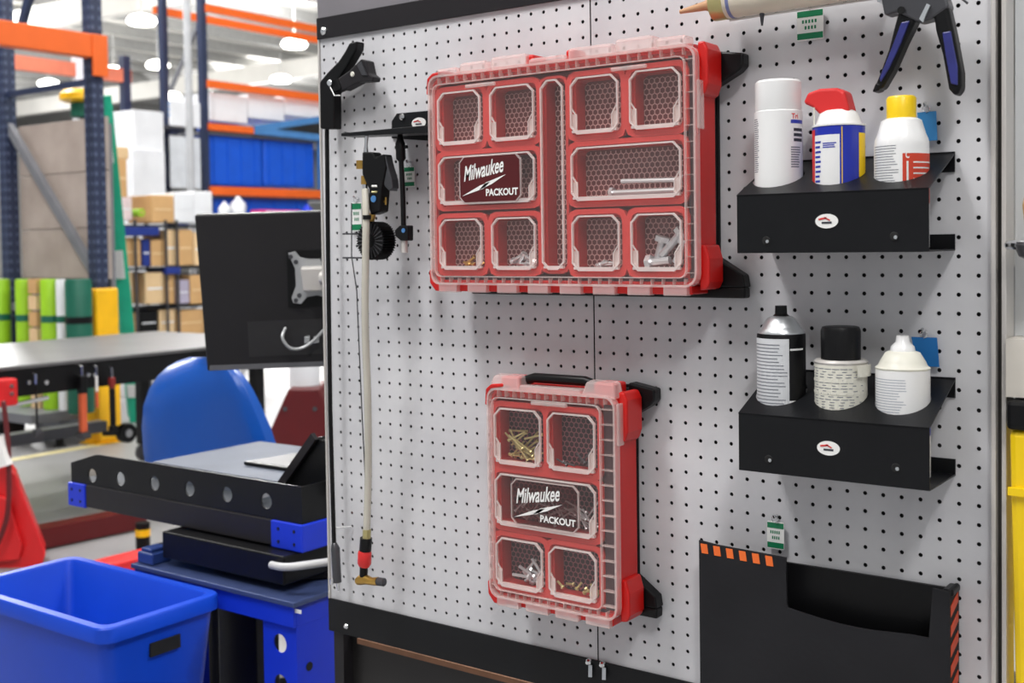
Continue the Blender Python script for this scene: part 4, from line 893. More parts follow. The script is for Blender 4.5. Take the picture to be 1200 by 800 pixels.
m.build('tub', M_BIN, T, True)
q = atX(197, 757, bx1); q.x = bx1 - .012 - .06 * (1 - q.z / (bz - .035))
MB().box(q.x - .004, q.x + .006, q.y - .038, q.y + .042, q.z - .016, q.z + .014).build('label_plate', M_DARK, T)
# ---------------------------------------------------------------- office chair
D0 = 3.95
rowsL = [(606, 186, 336), (585, 178, 337), (560, 173, 335), (530, 168, 327), (500, 166, 317), (475, 168, 306), (455, 175, 296), (440, 185, 286), (430, 196, 276), (423, 208, 264), (418.5, 222, 250)]
T = thing('office_chair', 'blue vinyl office chair with a rounded back, behind the black tray', 'chair', (atD(246, 560, D0).x, atD(246, 560, D0).y, 0))
def chair_surf(push, thick, grow):
    m = MB(); F = []; B = []; K = 14
    for (y, l, r) in rowsL:
        for k in range(K + 1):
            s = k / K * 2 - 1; xx = (l + r) / 2 + s * ((r - l) / 2 + grow)
            e = abs(s) ** 4; yy = y - grow * (1 if y < 430 else 0)
            D = D0 - .10 * s + push - .03 * (s * s) + .06 * e + (.05 * ((460 - y) / 42) ** 2 if y < 460 else 0)
            F.append(atD(xx, yy, D + .035 * abs(s) ** 6)); B.append(atD(xx, yy, D + thick))
    R_ = len(rowsL); W = K + 1
    fs = [(i * W + k, i * W + k + 1, (i + 1) * W + k + 1, (i + 1) * W + k) for i in range(R_ - 1) for k in range(K)]
    o = R_ * W; fs += [tuple(v + o for v in f[::-1]) for f in fs]
    for i in range(R_ - 1): fs += [(i * W, (i + 1) * W, o + (i + 1) * W, o + i * W), (i * W + K, o + i * W + K, o + (i + 1) * W + K, (i + 1) * W + K)]
    for k in range(K): fs += [(k, o + k, o + k + 1, k + 1), ((R_ - 1) * W + k, (R_ - 1) * W + k + 1, o + (R_ - 1) * W + k + 1, o + (R_ - 1) * W + k)]
    m.add(F + B, fs); return m
chair_surf(0, .05, 0).build('backrest', M_CHAIR, T, True, bevel=.024, seg=4)
chair_surf(.053, .02, -1).build('back_shell', mat('dark_shell', (60, 66, 78), 0.5), T, True)
c0 = atD(250, 650, D0 - .28); fw = (CAM - c0); fw.z = 0; fw.normalize(); sd = Vector((fw.y, -fw.x, 0)); zs = .50
S = [Vector((c0.x, c0.y, 0)) + sd * (.23 * (abs(math.cos(a)) ** .5) * math.copysign(1, math.cos(a))) + fw * (.22 * (abs(math.sin(a)) ** .5) * math.copysign(1, math.sin(a))) for a in [2 * math.pi * k / 28 for k in range(28)]]
MB().prism([s + Vector((0, 0, zs + .04)) for s in S], [s + Vector((0, 0, zs - .04)) for s in S]).build('seat', M_BLKP, T, bevel=.02, seg=3)
bk = atD(250, 590, D0 + .085)
MB().tube([bk, Vector((bk.x, bk.y, zs - .03)), Vector((c0.x, c0.y, zs - .06))], .018, 8).build('back_bracket', M_BLKP, T, True)
MB().tube([Vector((c0.x, c0.y, zs - .045)), Vector((c0.x, c0.y, .1))], .028, 12).build('gas_lift', M_BLKP, T, True)
for k in range(5):
    a = 2 * math.pi * k / 5; e = Vector((c0.x + .28 * math.cos(a), c0.y + .28 * math.sin(a), .07))
    l = MB().bar((c0.x, c0.y, .10), e, .04, .03).build('leg', M_BLKP, T)
    MB().tube([e + Vector((-.015 * math.sin(a), .015 * math.cos(a), -.04)), e + Vector((.015 * math.sin(a), -.015 * math.cos(a), -.04))], .03, 12).build('caster', M_BLKP, l, True)
# ---------------------------------------------------------------- red pedestal behind the chair
D = 5.6
T = thing('red_pedestal', 'red tapered machine pedestal with pale column, right of the blue chair', 'pedestal', (atD(352, 600, D).x, atD(352, 600, D).y, 0))
pt = [atD(a, b, D) for a, b in ((338, 455), (374, 455), (400, 515), (400, 530), (306, 530), (313, 512))]
pt += []
back = [v + Vector((-.25, .33, 0)) * .8 for v in pt]
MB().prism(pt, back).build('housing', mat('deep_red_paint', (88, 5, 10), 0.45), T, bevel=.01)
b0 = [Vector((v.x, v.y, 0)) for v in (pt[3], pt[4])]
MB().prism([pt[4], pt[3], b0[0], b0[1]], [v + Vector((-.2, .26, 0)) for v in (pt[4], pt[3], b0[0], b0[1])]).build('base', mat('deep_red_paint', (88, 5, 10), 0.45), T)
c = atD(357, 455, D + .15)
MB().tube([Vector((c.x, c.y, c.z - .05)), Vector((c.x, c.y, c.z + .7))], .075, 20).build('column', M_WRAP, T, True)
for a in (334, 369):
    q = atD(a, 479, D); MB().tube([q, q + (CAM - q).normalized() * .006], .012, 10).build('bolt', M_STEEL, T)
# ---------------------------------------------------------------- red hoist at the far left
D = 5.5
T = thing('red_hoist', 'red A-shaped hoist leg at the left edge above the blue bin', 'hoist', (atZ(20, 660, 0).x, atZ(20, 660, 0).y, 0))
P = [atD(a, b, D) for a, b in ((-20, 545), (8, 545), (18, 556), (54, 648), (50, 662), (30, 668), (-20, 668))]
MB().prism(P, [v + Vector((-.16, .10, 0)) for v in P]).build('leg_plate', M_REDS, T, bevel=.01)
P = [atD(a, b, D - .03) for a, b in ((-20, 575), (10, 585), (26, 640), (22, 656), (-20, 660))]
MB().prism(P, [v + Vector((-.02, .015, 0)) for v in P]).build('gusset', M_REDS, T, bevel=.005)
MB().tube(spline([atD(4, 470, D - .1), atD(10, 530, D - .1), atD(9, 600, D - .1), atD(-4, 640, D - .1)]), .012, 8).build('hose', mat('dark_red_hose', (96, 20, 24), 0.5), T, True)
MB().bar(atD(-4, 512, D - .12), atD(6, 546, D - .12), .05, .05).build('label_block', M_WHT, T)
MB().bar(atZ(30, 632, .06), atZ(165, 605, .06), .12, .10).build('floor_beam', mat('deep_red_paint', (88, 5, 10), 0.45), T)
rw = MB().bar(atZ(118, 672, .07), atZ(236, 642, .07), .14, .10).build('red_rail', M_REDS, bevel=.01); tag(rw, 'bright red floor rail between the bin and the black tray', 'rail')
q = atZ(168, 650, 0); T = thing('floor_stop', 'short black floor post with a yellow band under the tray', 'post', q)
MB().cyl(q, q + Vector((0, 0, .16)), .035, n=14).build('post', M_BLKP, T, True); MB().cyl(q + Vector((0, 0, .095)), q + Vector((0, 0, .13)), .037, n=14).build('band', M_GUARD, T, True)
q2 = atZ(138, 660, .005); MB().bar(q + Vector((0, 0, .012)), Vector((q2.x, q2.y, .012)), .1, .02).build('foot', M_BLKP, T)
# ================================================================ long workbench
T = thing('long_workbench', 'long workbench with grey top and deep black apron behind the chair', 'workbench', (-4.8, 2, 0))
MB().box(-5.5, -4.06, -.6, 3.7, .885, .905).build('top', M_BENCH, T, bevel=.004)
MB().box(-4.12, -4.075, -.6, 3.68, .74, .884).build('apron', M_BLKP, T)
MB().box(-5.48, -5.44, -.6, 3.68, .74, .884).build('apron', M_BLKP, T)
MB().box(-5.43, -4.13, 3.62, 3.66, .74, .884).build('end_apron', M_BLKP, T)
for x, y in ((-4.2, .5), (-5.4, .5), (-4.2, 3.5), (-5.4, 3.5)):
    l = MB().box(x - .035, x + .035, y - .035, y + .035, .12, .739).build('leg', M_BLKP, T)
    MB().tube([(x - .02, y, .06), (x + .02, y, .06)], .06, 14).build('caster', M_STEEL, l, True); 
for a in (33, 54): q = atX(a, 448, -4.0745); MB().tube([q, q + Vector((.006, 0, 0))], .012, 10).build('bolt', M_CHR, T)
for a in (103, 111): q = atX(a, 439, -4.0745); MB().tube([q, q + Vector((.006, 0, 0))], .012, 10).build('bolt', M_CHR, T)
a_ = atX(0, 482, -4.9); MB().box(-5.2, -5.1, -.6, 3.0, .30, .37).build('lower_rail', M_GREYST, T)
vs_ = thing('red_vise', 'red clamp block on the near end of the bench apron, left edge', 'vise', atX(8, 472, -4.02))
A = atX(-14, 446, -4.0); B_ = atX(18, 474, -4.0)
MB().box(-4.07, -3.97, A.y, B_.y, B_.z, A.z).build('block', M_REDS, vs_, bevel=.01)
for yy in (452, 461): q = atX(13, yy, -3.97); MB().tube([q, q + Vector((.008, 0, 0))], .012, 10).build('bolt', M_CHR, vs_)
q = atX(10, 476, -3.99); MB().tube([q, q + Vector((0, .22, 0.02))], .012, 8).build('bar', M_CHR, vs_)
def hang(px, y0, y1, wpx, mats, label, name, cat, X=-4.03):
    a = atX(px, y0, X); b = atX(px, y1, X); w = wpx / 1357 * 4.6; h = (a.z - b.z)
    t = thing(name, label, cat, b, 'tools hanging from the bench apron')
    MB().tube([Vector((-4.0745, a.y, a.z + .06)), a + Vector((0, 0, .05)), a], .006, 6).build('hook', M_CHR, t)
    for i, (s0, s1, mm, ww, nm) in enumerate(mats):
        MB().box(X - w * ww / 2, X + w * ww / 2, a.y - w * ww / 2, a.y + w * ww / 2, b.z + h * s0, b.z + h * s1).build(nm, mm, t, bevel=.006)
hang(96, 440, 514, 13, ((0, .1, M_STEEL, 1.4, 'foot'), (.101, .72, mat('orange_strap', (206, 92, 52), 0.6), .8, 'strap'), (.721, 1, M_BLKP, 1, 'head')), 'black and orange ratchet tool hanging under the bench apron', 'ratchet_tool', 'tool')
hang(131, 442, 506, 9, ((0, .12, M_BLKP, 1.3, 'foot'), (.121, .8, M_BLKP, .9, 'body'), (.801, 1, mat('dark_red_grip', (130, 30, 26), 0.5), 1, 'grip')), 'black and red hanging tool in front of the yellow guard', 'hanging_tool', 'tool')
hang(113, 440, 478, 5, ((0, .5, mat('orange_strap', (206, 92, 52), 0.6), 1, 'strap'), (.501, 1, M_WHT, .8, 'clip')), 'short orange strap with white clip under the bench apron', 'short_strap', 'strap')
hang(42, 450, 512, 5, ((0, .15, M_STEEL, 2.2, 'foot'), (.151, 1, M_BLKP, .7, 'rod')), 'thin black rod hanging near the left end of the bench', 'hanging_rod', 'tool')
q = atX(148, 507, -4.6); T = thing('trolley_wheel', 'small black wheel with grey hub beside the yellow guard', 'wheel', (q.x, q.y, q.z - .08))
MB().tube([q + Vector((-.025, 0, 0)), q + Vector((.025, 0, 0))], .06, 20).build('tyre', M_BLKP, T, True); MB().tube([q + Vector((.0255, 0, 0)), q + Vector((.03, 0, 0))], .025, 14).build('hub', M_VESA, T, True)
MB().bar(q + Vector((.0, 0, .0)), q + Vector((0, -.16, .02)), .03, .03).build('fork', M_BLKP, T)
q = atZ(10, 505, .11); T = thing('cart_caster', 'dark caster wheel under the bench at the left edge', 'wheel', (q.x, q.y, 0))
MB().tube([q + Vector((-.04, 0, 0)), q + Vector((.04, 0, 0))], .11, 18).build('tyre', M_BLKP, T, True); MB().bar(q, q + Vector((0, 0, .08)), .1, .06).build('fork', M_STEEL, T)
q = atZ(70, 523, 0); T = thing('door_stop', 'small dark upright stop on the floor under the bench', 'stop', q)
MB().bar(q, q + Vector((0, 0, .12)), .05, .03).build('blade', M_BLKP, T); MB().box(q.x - .04, q.x + .04, q.y - .03, q.y + .03, 0, .01).build('plate', M_BLKP, T)
# ================================================================ near pallet rack
XA = -6.35; Yr = atX(113.5, 250, -6.35).y
def upright(name_t, x, y, z1, w, m, holes=False, z0=0.0, par=None):
    u_ = MB().box(x - w / 2, x + w / 2, y - w / 2, y + w / 2, z0, z1).build('upright', m, par)
    if holes:
        h = MB()
        zz = .95
        while zz < min(z1, 3.6):
            for s in (-.3, .3): h.box(x + w / 2 - .002, x + w / 2 + .0015, y + s * w - .012, y + s * w + .012, zz, zz + .03); h.box(x + s * w - .012, x + s * w + .012, y - w / 2 - .0015, y - w / 2 + .002, zz, zz + .03)
            zz += .075
        h.build('slot_holes', mat('slot_light', (78, 90, 116), 0.5), u_)['kind'] = 'stuff'
    return u_
T = thing('pallet_rack', 'near pallet rack with navy uprights and one thick orange beam at far left', 'rack', (XA - .6, Yr, 0))
wU = .105; xb_ = XA - 1.22
T_rack = T
upright('u', XA, Yr, 5.2, wU, M_RNAVY, True, .0, T); upright('u', xb_, Yr, 5.2, wU, M_RNAVY, True, 0, T)
zbm = atX(113, 58, XA).z
MB().box(XA - .03, XA + .085, Yr - 4.5, Yr + .07, zbm - .08, zbm + .10).build('beam', M_ORG, T, bevel=.008)
MB().box(XA + .071, XA + .095, Yr - .06, Yr + .071, zbm - .22, zbm + .10).build('beam_connector', M_ORG, T, bevel=.004)
zq = atX(105, 95, XA).z
MB().bar((XA, Yr - .01, zq), (xb_, Yr - .01, zq), .03, .05).build('cross_brace', M_RNAVY, T)
a = atY(6, 140, Yr); b = atY(110, 318, Yr); MB().bar(b, a, .05, .07).build('diagonal_brace', M_GREYST, T)
a = atY(24, 35, Yr); b = atY(42, -30, Yr); MB().bar(a, b, .05, .07).build('diagonal_brace', M_RNAVY, T)
zq = atY(60, 360, Yr).z; MB().bar((XA, Yr - .02, zq), (xb_ - .4, Yr - .02, zq), .04, .07).build('cross_brace', M_GREYST, T)
g = thing('upright_guard', 'bright yellow guard around the foot of the navy rack upright', 'guard', (XA, Yr, 0))
zg = atX(122, 337, XA).z
m = MB(); m.box(XA + .0715, XA + .105, Yr - .10, Yr + .105, 0.012, zg); m.build('shield', M_GUARD, g, bevel=.02)
MB().box(XA - .08, XA + .071, Yr - .105, Yr - .0715, 0.012, zg).build('shield', M_GUARD, g, bevel=.01)
MB().box(XA - .1, XA + .13, Yr - .14, Yr + .13, 0, .012).build('base_plate', M_GUARD, g)
# weathered sheets behind the end frame
ys = Yr + .075
shp = thing('weathered_sheets', 'stack of weathered grey-brown sheets closing the end of the near rack', 'sheets', (XA - .7, ys, .9))
za, zb1, zb2, zc = atY(60, 326, ys).z, atY(60, 268, ys).z, atY(60, 204, ys).z, atY(60, 144, ys).z
for z0_, z1_ in ((za, zb1 - .006), (zb1, zb2 - .006), (zb2, zc)):
    MB().box(xb_ + .04, XA + .02, ys, ys + .04, z0_, z1_).build('sheet', M_PLATE, shp, bevel=.004)
MB().box(xb_ + .1, XA, ys + .041, ys + .08, 0, zc - .05).build('rear_post', M_GREYST, shp)
# tall containers below the sheets
yc = Yr - .25
MB().box(xb_ - .3, XA - .08, yc - .3, yc + .16, .2, .27).build('shelf_deck', M_GREYST, T_rack)
for a0, a1, mm, lab, nm in ((-6, 8, M_LIME, 'lime green tube at the far left edge of the near rack', 'lime_tube'), (22, 34, M_LIME, 'lime green tube right of the dark back upright', 'lime_tube'), (40, 51, M_TAN, 'tan wooden block stack between two lime tubes', 'wood_stack'), (52, 67, M_LIME, 'wide lime green tube in the middle of the near rack', 'lime_tube'), (68, 76, M_WRAP, 'white tube beside the wide lime tube', 'white_tube'), (82, 103, M_DGRN, 'dark green drum left of the yellow guard', 'green_drum')):
    p0, p1 = atY(a0, 360, yc), atY(a1, 360, yc); z1_ = atY((a0 + a1) / 2, 327, yc).z; r = (p1.x - p0.x) / 2 * .85; cx = (p0.x + p1.x) / 2
    t = thing(nm, lab, nm.split('_')[1], (cx, yc, .27), 'upright goods stored in the near rack')
    if nm == 'wood_stack':
        for k in range(8): MB().box(cx - r, cx + r, yc - r, yc + r, k * .128 + .272, k * .128 + .385).build('block', M_TAN if k % 2 else M_TAN2, t)
    else:
        MB().lathe([(r * .95, .271), (r, .29), (r, z1_ - .02), (r * .92, z1_)], (cx, yc, 0), 18).build('tube_wall', mm, t, True)
        MB().lathe([(r * 1.03, z1_ * .74), (r * 1.03, z1_ * .78)], (cx, yc, 0), 18).build('hoop', M_BLKP if nm == 'green_drum' else M_DGRN, t, True)
# yellow-capped green canister on top
q = atD(97, 138, 10.2); T = thing('green_canister', 'green canister with a yellow hood above the weathered sheets', 'canister', q)
MB().lathe([(.09, 0), (.1, .01), (.1, .12), (.08, .13)], q, 18).build('body', M_DGRN, T, True)
MB().lathe([(.14, .13), (.19, .15), (.19, .2), (.15, .24), (.02, .25)], q, 18).build('hood', M_GUARD, T, True)
MB().tube([Vector((q.x, q.y, 0)), q], .03, 8).build('stand', M_GREYST, T)
# green ladder
La, Lb = atD(122, 112, 9.35), atZ(160, 494, 0)
La = Vector((La.x, La.y, La.z))
T = thing('green_ladder', 'green fibreglass ladder leaning beside the navy rack upright', 'ladder', Lb)
d_ = (Lb - La); off = Vector((-.33, .215, 0))
for o_ in (Vector((0, 0, 0)), off):
    MB().bar(La + o_, Lb + o_, .11, .05, (.85, -.5, 0)).build('rail', M_LADR, T)
for k in range(9):
    p_ = La + d_ * (k + .6) / 9.5; MB().bar(p_, p_ + off, .05, .025).build('rung', M_ALU, T)
for s0, s1 in ((.12, .20), (.46, .545), (.72, .80), (.88, .92)):
    nrm = Vector((.045, -.05, .01)); a, b = La + d_ * s0 + nrm, La + d_ * s1 + nrm
    MB().bar(a, b, .075, .01, nrm).build('white_label', M_WHT, T)
# second orange beam rack far behind
XC = -13.5
T = thing('far_rack', 'distant rack bay with a faded orange beam behind the near upright', 'rack', (XC, 8, 0))
fo = mat('faded_orange', (214, 120, 92), 0.5)
a, b = atX(-10, 72, XC), atX(152, 90, XC); zz = (a.z + b.z) / 2
MB().box(XC - .05, XC + .05, a.y, b.y, b.z - .10, b.z + .10).build('beam', fo, T)
p_ = atX(147, 120, XC); MB().box(XC - .06, XC + .06, p_.y - .06, p_.y + .06, 0, b.z + .3).build('upright', M_RNAVY, T)
p_ = atX(94, 90, XC); MB().box(XC - .06, XC + .06, p_.y - .1, p_.y + .1, 0, b.z + .2).build('upright', M_WRAP, T)
# ================================================================ far goods and shelving
def xface(px0, py0, px1, py1, X):
    c = ((px0 + px1) / 2, (py0 + py1) / 2); return atX(px0, c[1], X).y, atX(px1, c[1], X).y, atX(c[0], py1, X).z, atX(c[0], py0, X).z
def carton(px0, py0, px1, py1, X, dep, m, name, label, cat, group='goods on the far wire shelving', tape=True, floor=False):
    y0, y1, z0_, z1_ = xface(px0, py0, px1, py1, X)
    if floor: z0_ = 0
    t = thing(name, label, cat, (X - dep / 2, (y0 + y1) / 2, z0_), group)
    MB().box(X - dep, X, y0, y1, z0_, z1_).build('body', m, t, bevel=.008)
    if tape: MB().box(X, X + .003, y0 + (y1 - y0) * .12, y1 - (y1 - y0) * .12, z0_ + (z1_ - z0_) * .46, z0_ + (z1_ - z0_) * .52).build('tape', M_TAN2 if m is M_TAN else M_WRAP, t)
    return t
XB = -8.3
M_LIL = mat('lilac_plastic', (176, 168, 190), 0.5); M_NVT = mat('navy_tote', (20, 46, 130), 0.5); M_PNK = mat('pale_pink_box', (224, 204, 206), 0.6)
T = thing('wire_shelving', 'dark wire shelving unit full of cartons behind the bench', 'shelving', (XB - .25, 6, 0))
y0, y1, z0_, z1_ = xface(142, 262, 262, 400, XB)
lv = [atX(190, yy, XB - .2).z for yy in (264, 313, 358)] 
for zl in lv: MB().box(XB - .5, XB - .005, y0, y1 + .2, zl - .02, zl).build('shelf', M_BLKP, T)
MB().box(XB - .5, XB - .005, y0, y1 + .2, .32, .34).build('shelf', M_BLKP, T)
for a in (158, 194, 207, 240):
    q = atX(a, 300, XB); MB().box(XB + .002, XB + .022, q.y - .012, q.y + .012, 0, lv[0] + .05).build('upright', M_STEEL, T)
    MB().box(XB - .5, XB - .48, q.y - .012, q.y + .012, 0, lv[0] + .05).build('upright', M_STEEL, T)
L = [(139, 231, 155, 258, M_PNK, 'pink_carton', 'pale pink carton on top of the shelving beside the green ladder'), (178, 229, 204, 261, M_TAN, 'open_carton', 'open tan carton on the shelving top left of the white cartons'),
     (204.5, 226, 227, 261, M_WRAP, 'white_carton', 'square white carton on the shelving top beside the tan carton'), (227.5, 224, 249, 261, M_WRAP, 'white_carton', 'white carton on the shelving top above the monitor corner'),
     (143, 278, 165, 312, M_TAN, 'tan_carton', 'tan carton on the second shelf beside the green ladder'), (167, 280, 176, 312, M_NVT, 'navy_tote', 'narrow navy tote on the second shelf under the blue lid'), (177, 281, 193, 312, M_TAN, 'tan_carton', 'tan carton on the second shelf right of the navy tote'),
     (195, 269, 206, 311, M_TAN2, 'tan_carton', 'pale slim carton on the second shelf between the wire posts'), (208, 269, 226, 311, M_TAN, 'tan_carton', 'wide tan carton on the second shelf near the monitor'), (227, 272, 245, 311, M_TAN2, 'tan_carton', 'pale carton on the second shelf partly behind the monitor'),
     (140, 318, 156, 356, M_TAN2, 'tan_carton', 'pale carton on the third shelf beside the green ladder'), (170, 319, 193, 356, M_TAN2, 'tan_carton', 'large pale carton in the middle of the third shelf'), (195, 320, 205, 356, M_TAN, 'tan_carton', 'slim tan carton on the third shelf right of the post'),
     (208, 328, 222, 356, M_LIL, 'lilac_tub', 'lilac tub on the third shelf among tan cartons'), (223, 322, 245, 356, M_TAN, 'tan_carton', 'tan carton on the third shelf partly behind the monitor'),
     (164, 364, 185, 392, M_BLKP, 'black_crate', 'black crate low on the shelving above the bench top'), (187, 362, 206, 392, M_TAN2, 'tan_carton', 'pale carton low on the shelving right of the black crate'), (208, 363, 240, 392, M_TAN, 'tan_carton', 'tan carton low on the shelving next to the monitor'), (146, 366, 162, 392, M_TAN, 'tan_carton', 'tan carton low on the shelving beside the yellow guard')]
for a in L: carton(a[0], a[1], a[2], a[3], XB - .03, .4, a[4], a[5], a[6], a[5].split('_')[1])
carton(145, 266, 187, 276, XB + .03, .42, M_NVT, 'blue_tote', 'flat blue tote across the second shelf of the shelving', 'tote', tape=False)
carton(195, 313, 212, 321, XB + .03, .3, M_NVT, 'blue_tray', 'small blue tray on the third shelf between the posts', 'tray', tape=False)
carton(137, 186, 149, 231, XB - .03, .3, M_TAN, 'tall_carton', 'tall brown carton standing beside the green ladder top', 'carton')
carton(134, 172, 151, 186, XB - .03, .3, M_TAN2, 'tan_basket', 'round-topped tan bundle on the tall brown carton', 'bundle', tape=False)
carton(156, 176, 194, 254, -10.4, .9, M_WRAP, 'wrapped_stack', 'tall white wrapped stack left of the slim rack upright', 'stack', floor=True)
carton(157, 130, 192, 176, -10.45, .85, M_WRAP, 'wrapped_load', 'pale wrapped load on top of the tall white stack', 'load')
q = atX(166, 249, -8.25); T = thing('lime_roll', 'small lime green roll at the foot of the white stack', 'roll', (q.x, q.y, q.z - .04)); MB().tube([q, q + Vector((-.12, 0, 0))], .04, 16).build('roll', M_LIME, T, True); MB().tube([q + Vector((.001, 0, 0)), q + Vector((.003, 0, 0))], .015, 12).build('core', M_TAN, T)
# ---- blue container rack
XD = -10.5
T = thing('pallet_rack', 'far pallet rack with orange beams holding the blue bulk containers', 'rack', (XD - .5, 7.5, 0))
pf = atX(239, 150, XD); yR = pf.y; pb_ = atY(193.5, 150, yR)
ztop = atX(239, 4, XD).z
for x in (XD, pb_.x): MB().box(x - .05, x + .05, yR - .04, yR + .04, 0, ztop + .3).build('upright', M_RNAVY, T)
MB().bar(atY(200, 105, yR), atY(236, 20, yR), .04, .05).build('diagonal_brace', M_GREYST, T); MB().bar(atY(203, 152, yR), atY(238, 198, yR), .04, .05).build('diagonal_brace', M_GREYST, T)
yE = yR + 3.6
for (x, y_, X, h) in ((240, 9, XD + .06, .10), (243, 23, XD - 1.0, .10), (243, 98, XD + .06, .10), (243, 223, XD + .06, .11)):
    z_ = atX(x, y_, X).z; MB().box(X - .03, X + .03, yR + .02, yE, z_ - h / 2, z_ + h / 2).build('beam', M_ORG, T)
z_ = atX(243, 148, XD + .06).z; MB().box(XD + .03, XD + .09, yR + .02, yR + 1.05, z_ - .045, z_ + .045).build('beam', M_ORG, T)
for zp in (148, 222):
    z_ = atX(243, zp, XD).z; MB().box(pb_.x, XD + .02, yR + .03, yE, z_ - .10, z_ - .055).build('deck_board', M_GREYST, T)
zA, zB2 = atX(218, 151, XD - .3).z, atX(218, 224, XD - .3).z
for z_ in (zA, zB2): MB().box(pb_.x - .1, XD - .06, yR - .55, yR - .06, z_ - .05, z_ - .005).build('pallet_board', M_STEEL, T)
def bulk(px0, py0, px1, py1, X, label):
    y0, y1, z0_, z1_ = xface(px0, py0, px1, py1, X); t = thing('bulk_container', label, 'container', (X - .4, (y0 + y1) / 2, z0_), 'blue bulk containers on the far rack')
    MB().box(X - .8, X, y0, y1, z0_, z1_).build('body', M_BLUT, t, bevel=.02)
    for k in range(4):
        yy = y0 + (y1 - y0) * (k + .5) / 4; MB().box(X, X + .012, yy - .025, yy + .025, z0_ + .02, z1_ - .03).build('rib', M_BLUT, t)
    MB().box(X - .001, X + .02, y0, y1, z1_ - .04, z1_).build('rim', M_BLUT, t)
bulk(243.5, 152, 307, 218, XD - .05, 'blue bulk container under the short orange beam, left of the two'); bulk(309, 160, 368, 219, XD - .05, 'blue bulk container below the pale blue rail frame')
bulk(252, 229, 362, 262, XD - .05, 'long low blue container just above the monitor')
t = thing('rail_frame', 'steel blue rail frame resting across the right bulk container', 'frame', atX(330, 160, XD + .05))
MB().bar(atX(297, 151, XD + .08), atX(380, 139, XD + .08), .06, .09).build('rail', M_LBLU, t); MB().bar(atX(297, 153, XD + .08), atX(380, 162, XD + .08), .06, .09).build('rail', M_LBLU, t)
MB().box(XD, XD + .06, atX(371, 170, XD).y, atX(377, 170, XD).y, atX(374, 222, XD).z, atX(374, 160, XD).z).build('post', M_LBLU, t)
for a in ((246, 111, 290, 143, 'white carton on the far rack above the left blue container'), (291, 113, 333, 140, 'white carton on the far rack in the middle of the upper level'), (334, 115, 378, 137, 'white carton on the far rack beside the panel edge')):
    carton(a[0], a[1], a[2], a[3], XD - .05, .8, M_WRAP, 'white_carton', a[4], 'carton', 'cartons on the far rack', False)
yq = yR - .06
def yface(px0, py0, px1, py1, Y): return atY(px0, py1, Y), atY(px1, py0, Y)
for (a, b_, c_, d2, mm, nm, lab) in ((198, 112, 236, 147, M_WRAP, 'white_carton', 'white carton with blue bands at the end of the far rack'), (199, 155, 236, 220, mat('pale_crate', (206, 210, 216), 0.5), 'pale_crate', 'pale ribbed crate at the end of the far rack under the banded carton')):
    p0, p1 = yface(a, b_, c_, d2, yq - .5); p1.x = atY(c_, b_, yq).x; t = thing(nm, lab, nm.split('_')[1], ((p0.x + p1.x) / 2, yq - .3, p0.z), 'loads at the far rack end')
    MB().box(p0.x, p1.x, yq - .5, yq - .02, p0.z, p1.z).build('body', mm, t, bevel=.01)
    for k in range(3):
        if nm == 'white_carton': z_ = p0.z + (p1.z - p0.z) * (.35 + .22 * k); MB().box(p0.x + .02, p1.x - .02, yq - .504, yq - .5, z_, z_ + .04).build('band', M_LBLU, t)
        else: x_ = p0.x + (p1.x - p0.x) * (k + 1) / 4; MB().box(x_ - .02, x_ + .02, yq - .512, yq - .5, p0.z + .02, p1.z - .02).build('rib', mm, t)
q = atD(221, 100, 13.0); wp = MB().tube([Vector((q.x, q.y, 0)), Vector((q.x, q.y, 8.59))], .042, 12).build('white_column', mat('pale_grey_paint', (170, 172, 176), 0.5), None, True); tag(wp, 'slim white column in front of the far pallet rack', 'column')
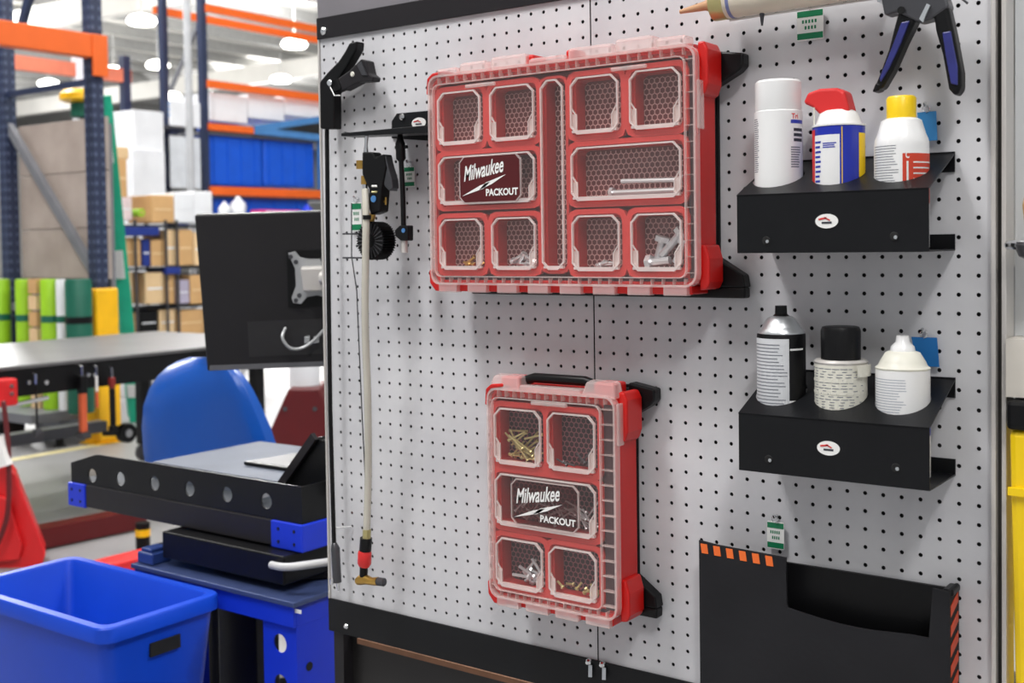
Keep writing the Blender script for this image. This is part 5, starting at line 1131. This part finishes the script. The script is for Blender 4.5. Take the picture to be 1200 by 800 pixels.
# bags and small goods just above the monitor
for i, (a, b_, r, mm, lab) in enumerate(((263, 242, .085, M_WRAP, 'white plastic bag above the monitor, left of two'), (279, 237, .12, M_WRAP, 'white plastic bag peaking above the monitor, right of two'), (360, 243, .08, mat('bright_blue_ball', (30, 60, 220), 0.4), 'bright blue bundle above the monitor beside the panel'))):
    q = atX(a, b_, XD + .3); q.z = atX(300, 253, XD + .25).z + r + .001; t = thing('plastic_bag' if i < 2 else 'blue_bundle', lab, 'bag' if i < 2 else 'bundle', (q.x, q.y, q.z - r))
    m = MB(); rn = random.Random(i); prof = [(.3, -1), (.85, -.8), (1, -.2), (.8, .35), (.4, .7), (.2, 1.05), (.05, 1.1)]
    vs = []; n = 12
    for r_, z_ in prof:
        for k in range(n): a2 = 2 * math.pi * k / n; rr = r * r_ * rn.uniform(.85, 1.1); vs.append((q.x + rr * math.cos(a2), q.y + rr * math.sin(a2), q.z + r * z_))
    m.add(vs, [(j * n + k, j * n + (k + 1) % n, (j + 1) * n + (k + 1) % n, (j + 1) * n + k) for j in range(len(prof) - 1) for k in range(n)] + [tuple(range(n)), tuple(range((len(prof) - 1) * n, len(prof) * n))])
    m.build('bag', mm, t, True)
    MB().tube([q + Vector((0, 0, r * .65)), q + Vector((0, 0, r * .72))], r * .4, 10).build('tie', M_WRAP, t)
ps_ = thing('pink_pack', 'flat pink packet lying above the monitor', 'packet', atX(328, 250, XD + .3)); a, b_ = atX(305, 248, XD + .3), atX(352, 246, XD + .3)
MB().box(XD + .1, XD + .3, a.y, b_.y, a.z - .03, a.z + .03).build('packet', mat('magenta_pack', (222, 60, 130), 0.5), ps_, bevel=.01); MB().box(XD + .301, XD + .303, a.y + .1, b_.y - .1, a.z - .01, a.z + .01).build('label', M_WRAP, ps_)
# sorting table holding those goods
st = thing('goods_table', 'low grey table under the bags above the monitor', 'table', (XD + .25, yR + 1.5, 0)); zt_ = atX(300, 253, XD + .25).z
MB().box(XD + .03, XD + .55, yR + .1, yR + 3.2, zt_ - .04, zt_).build('top', M_GREYST, st)
for y_ in (yR + .2, yR + 3.1):
    for x in (XD + .1, XD + .5): MB().box(x - .03, x + .03, y_ - .03, y_ + .03, 0, zt_ - .041).build('leg', M_GREYST, st)
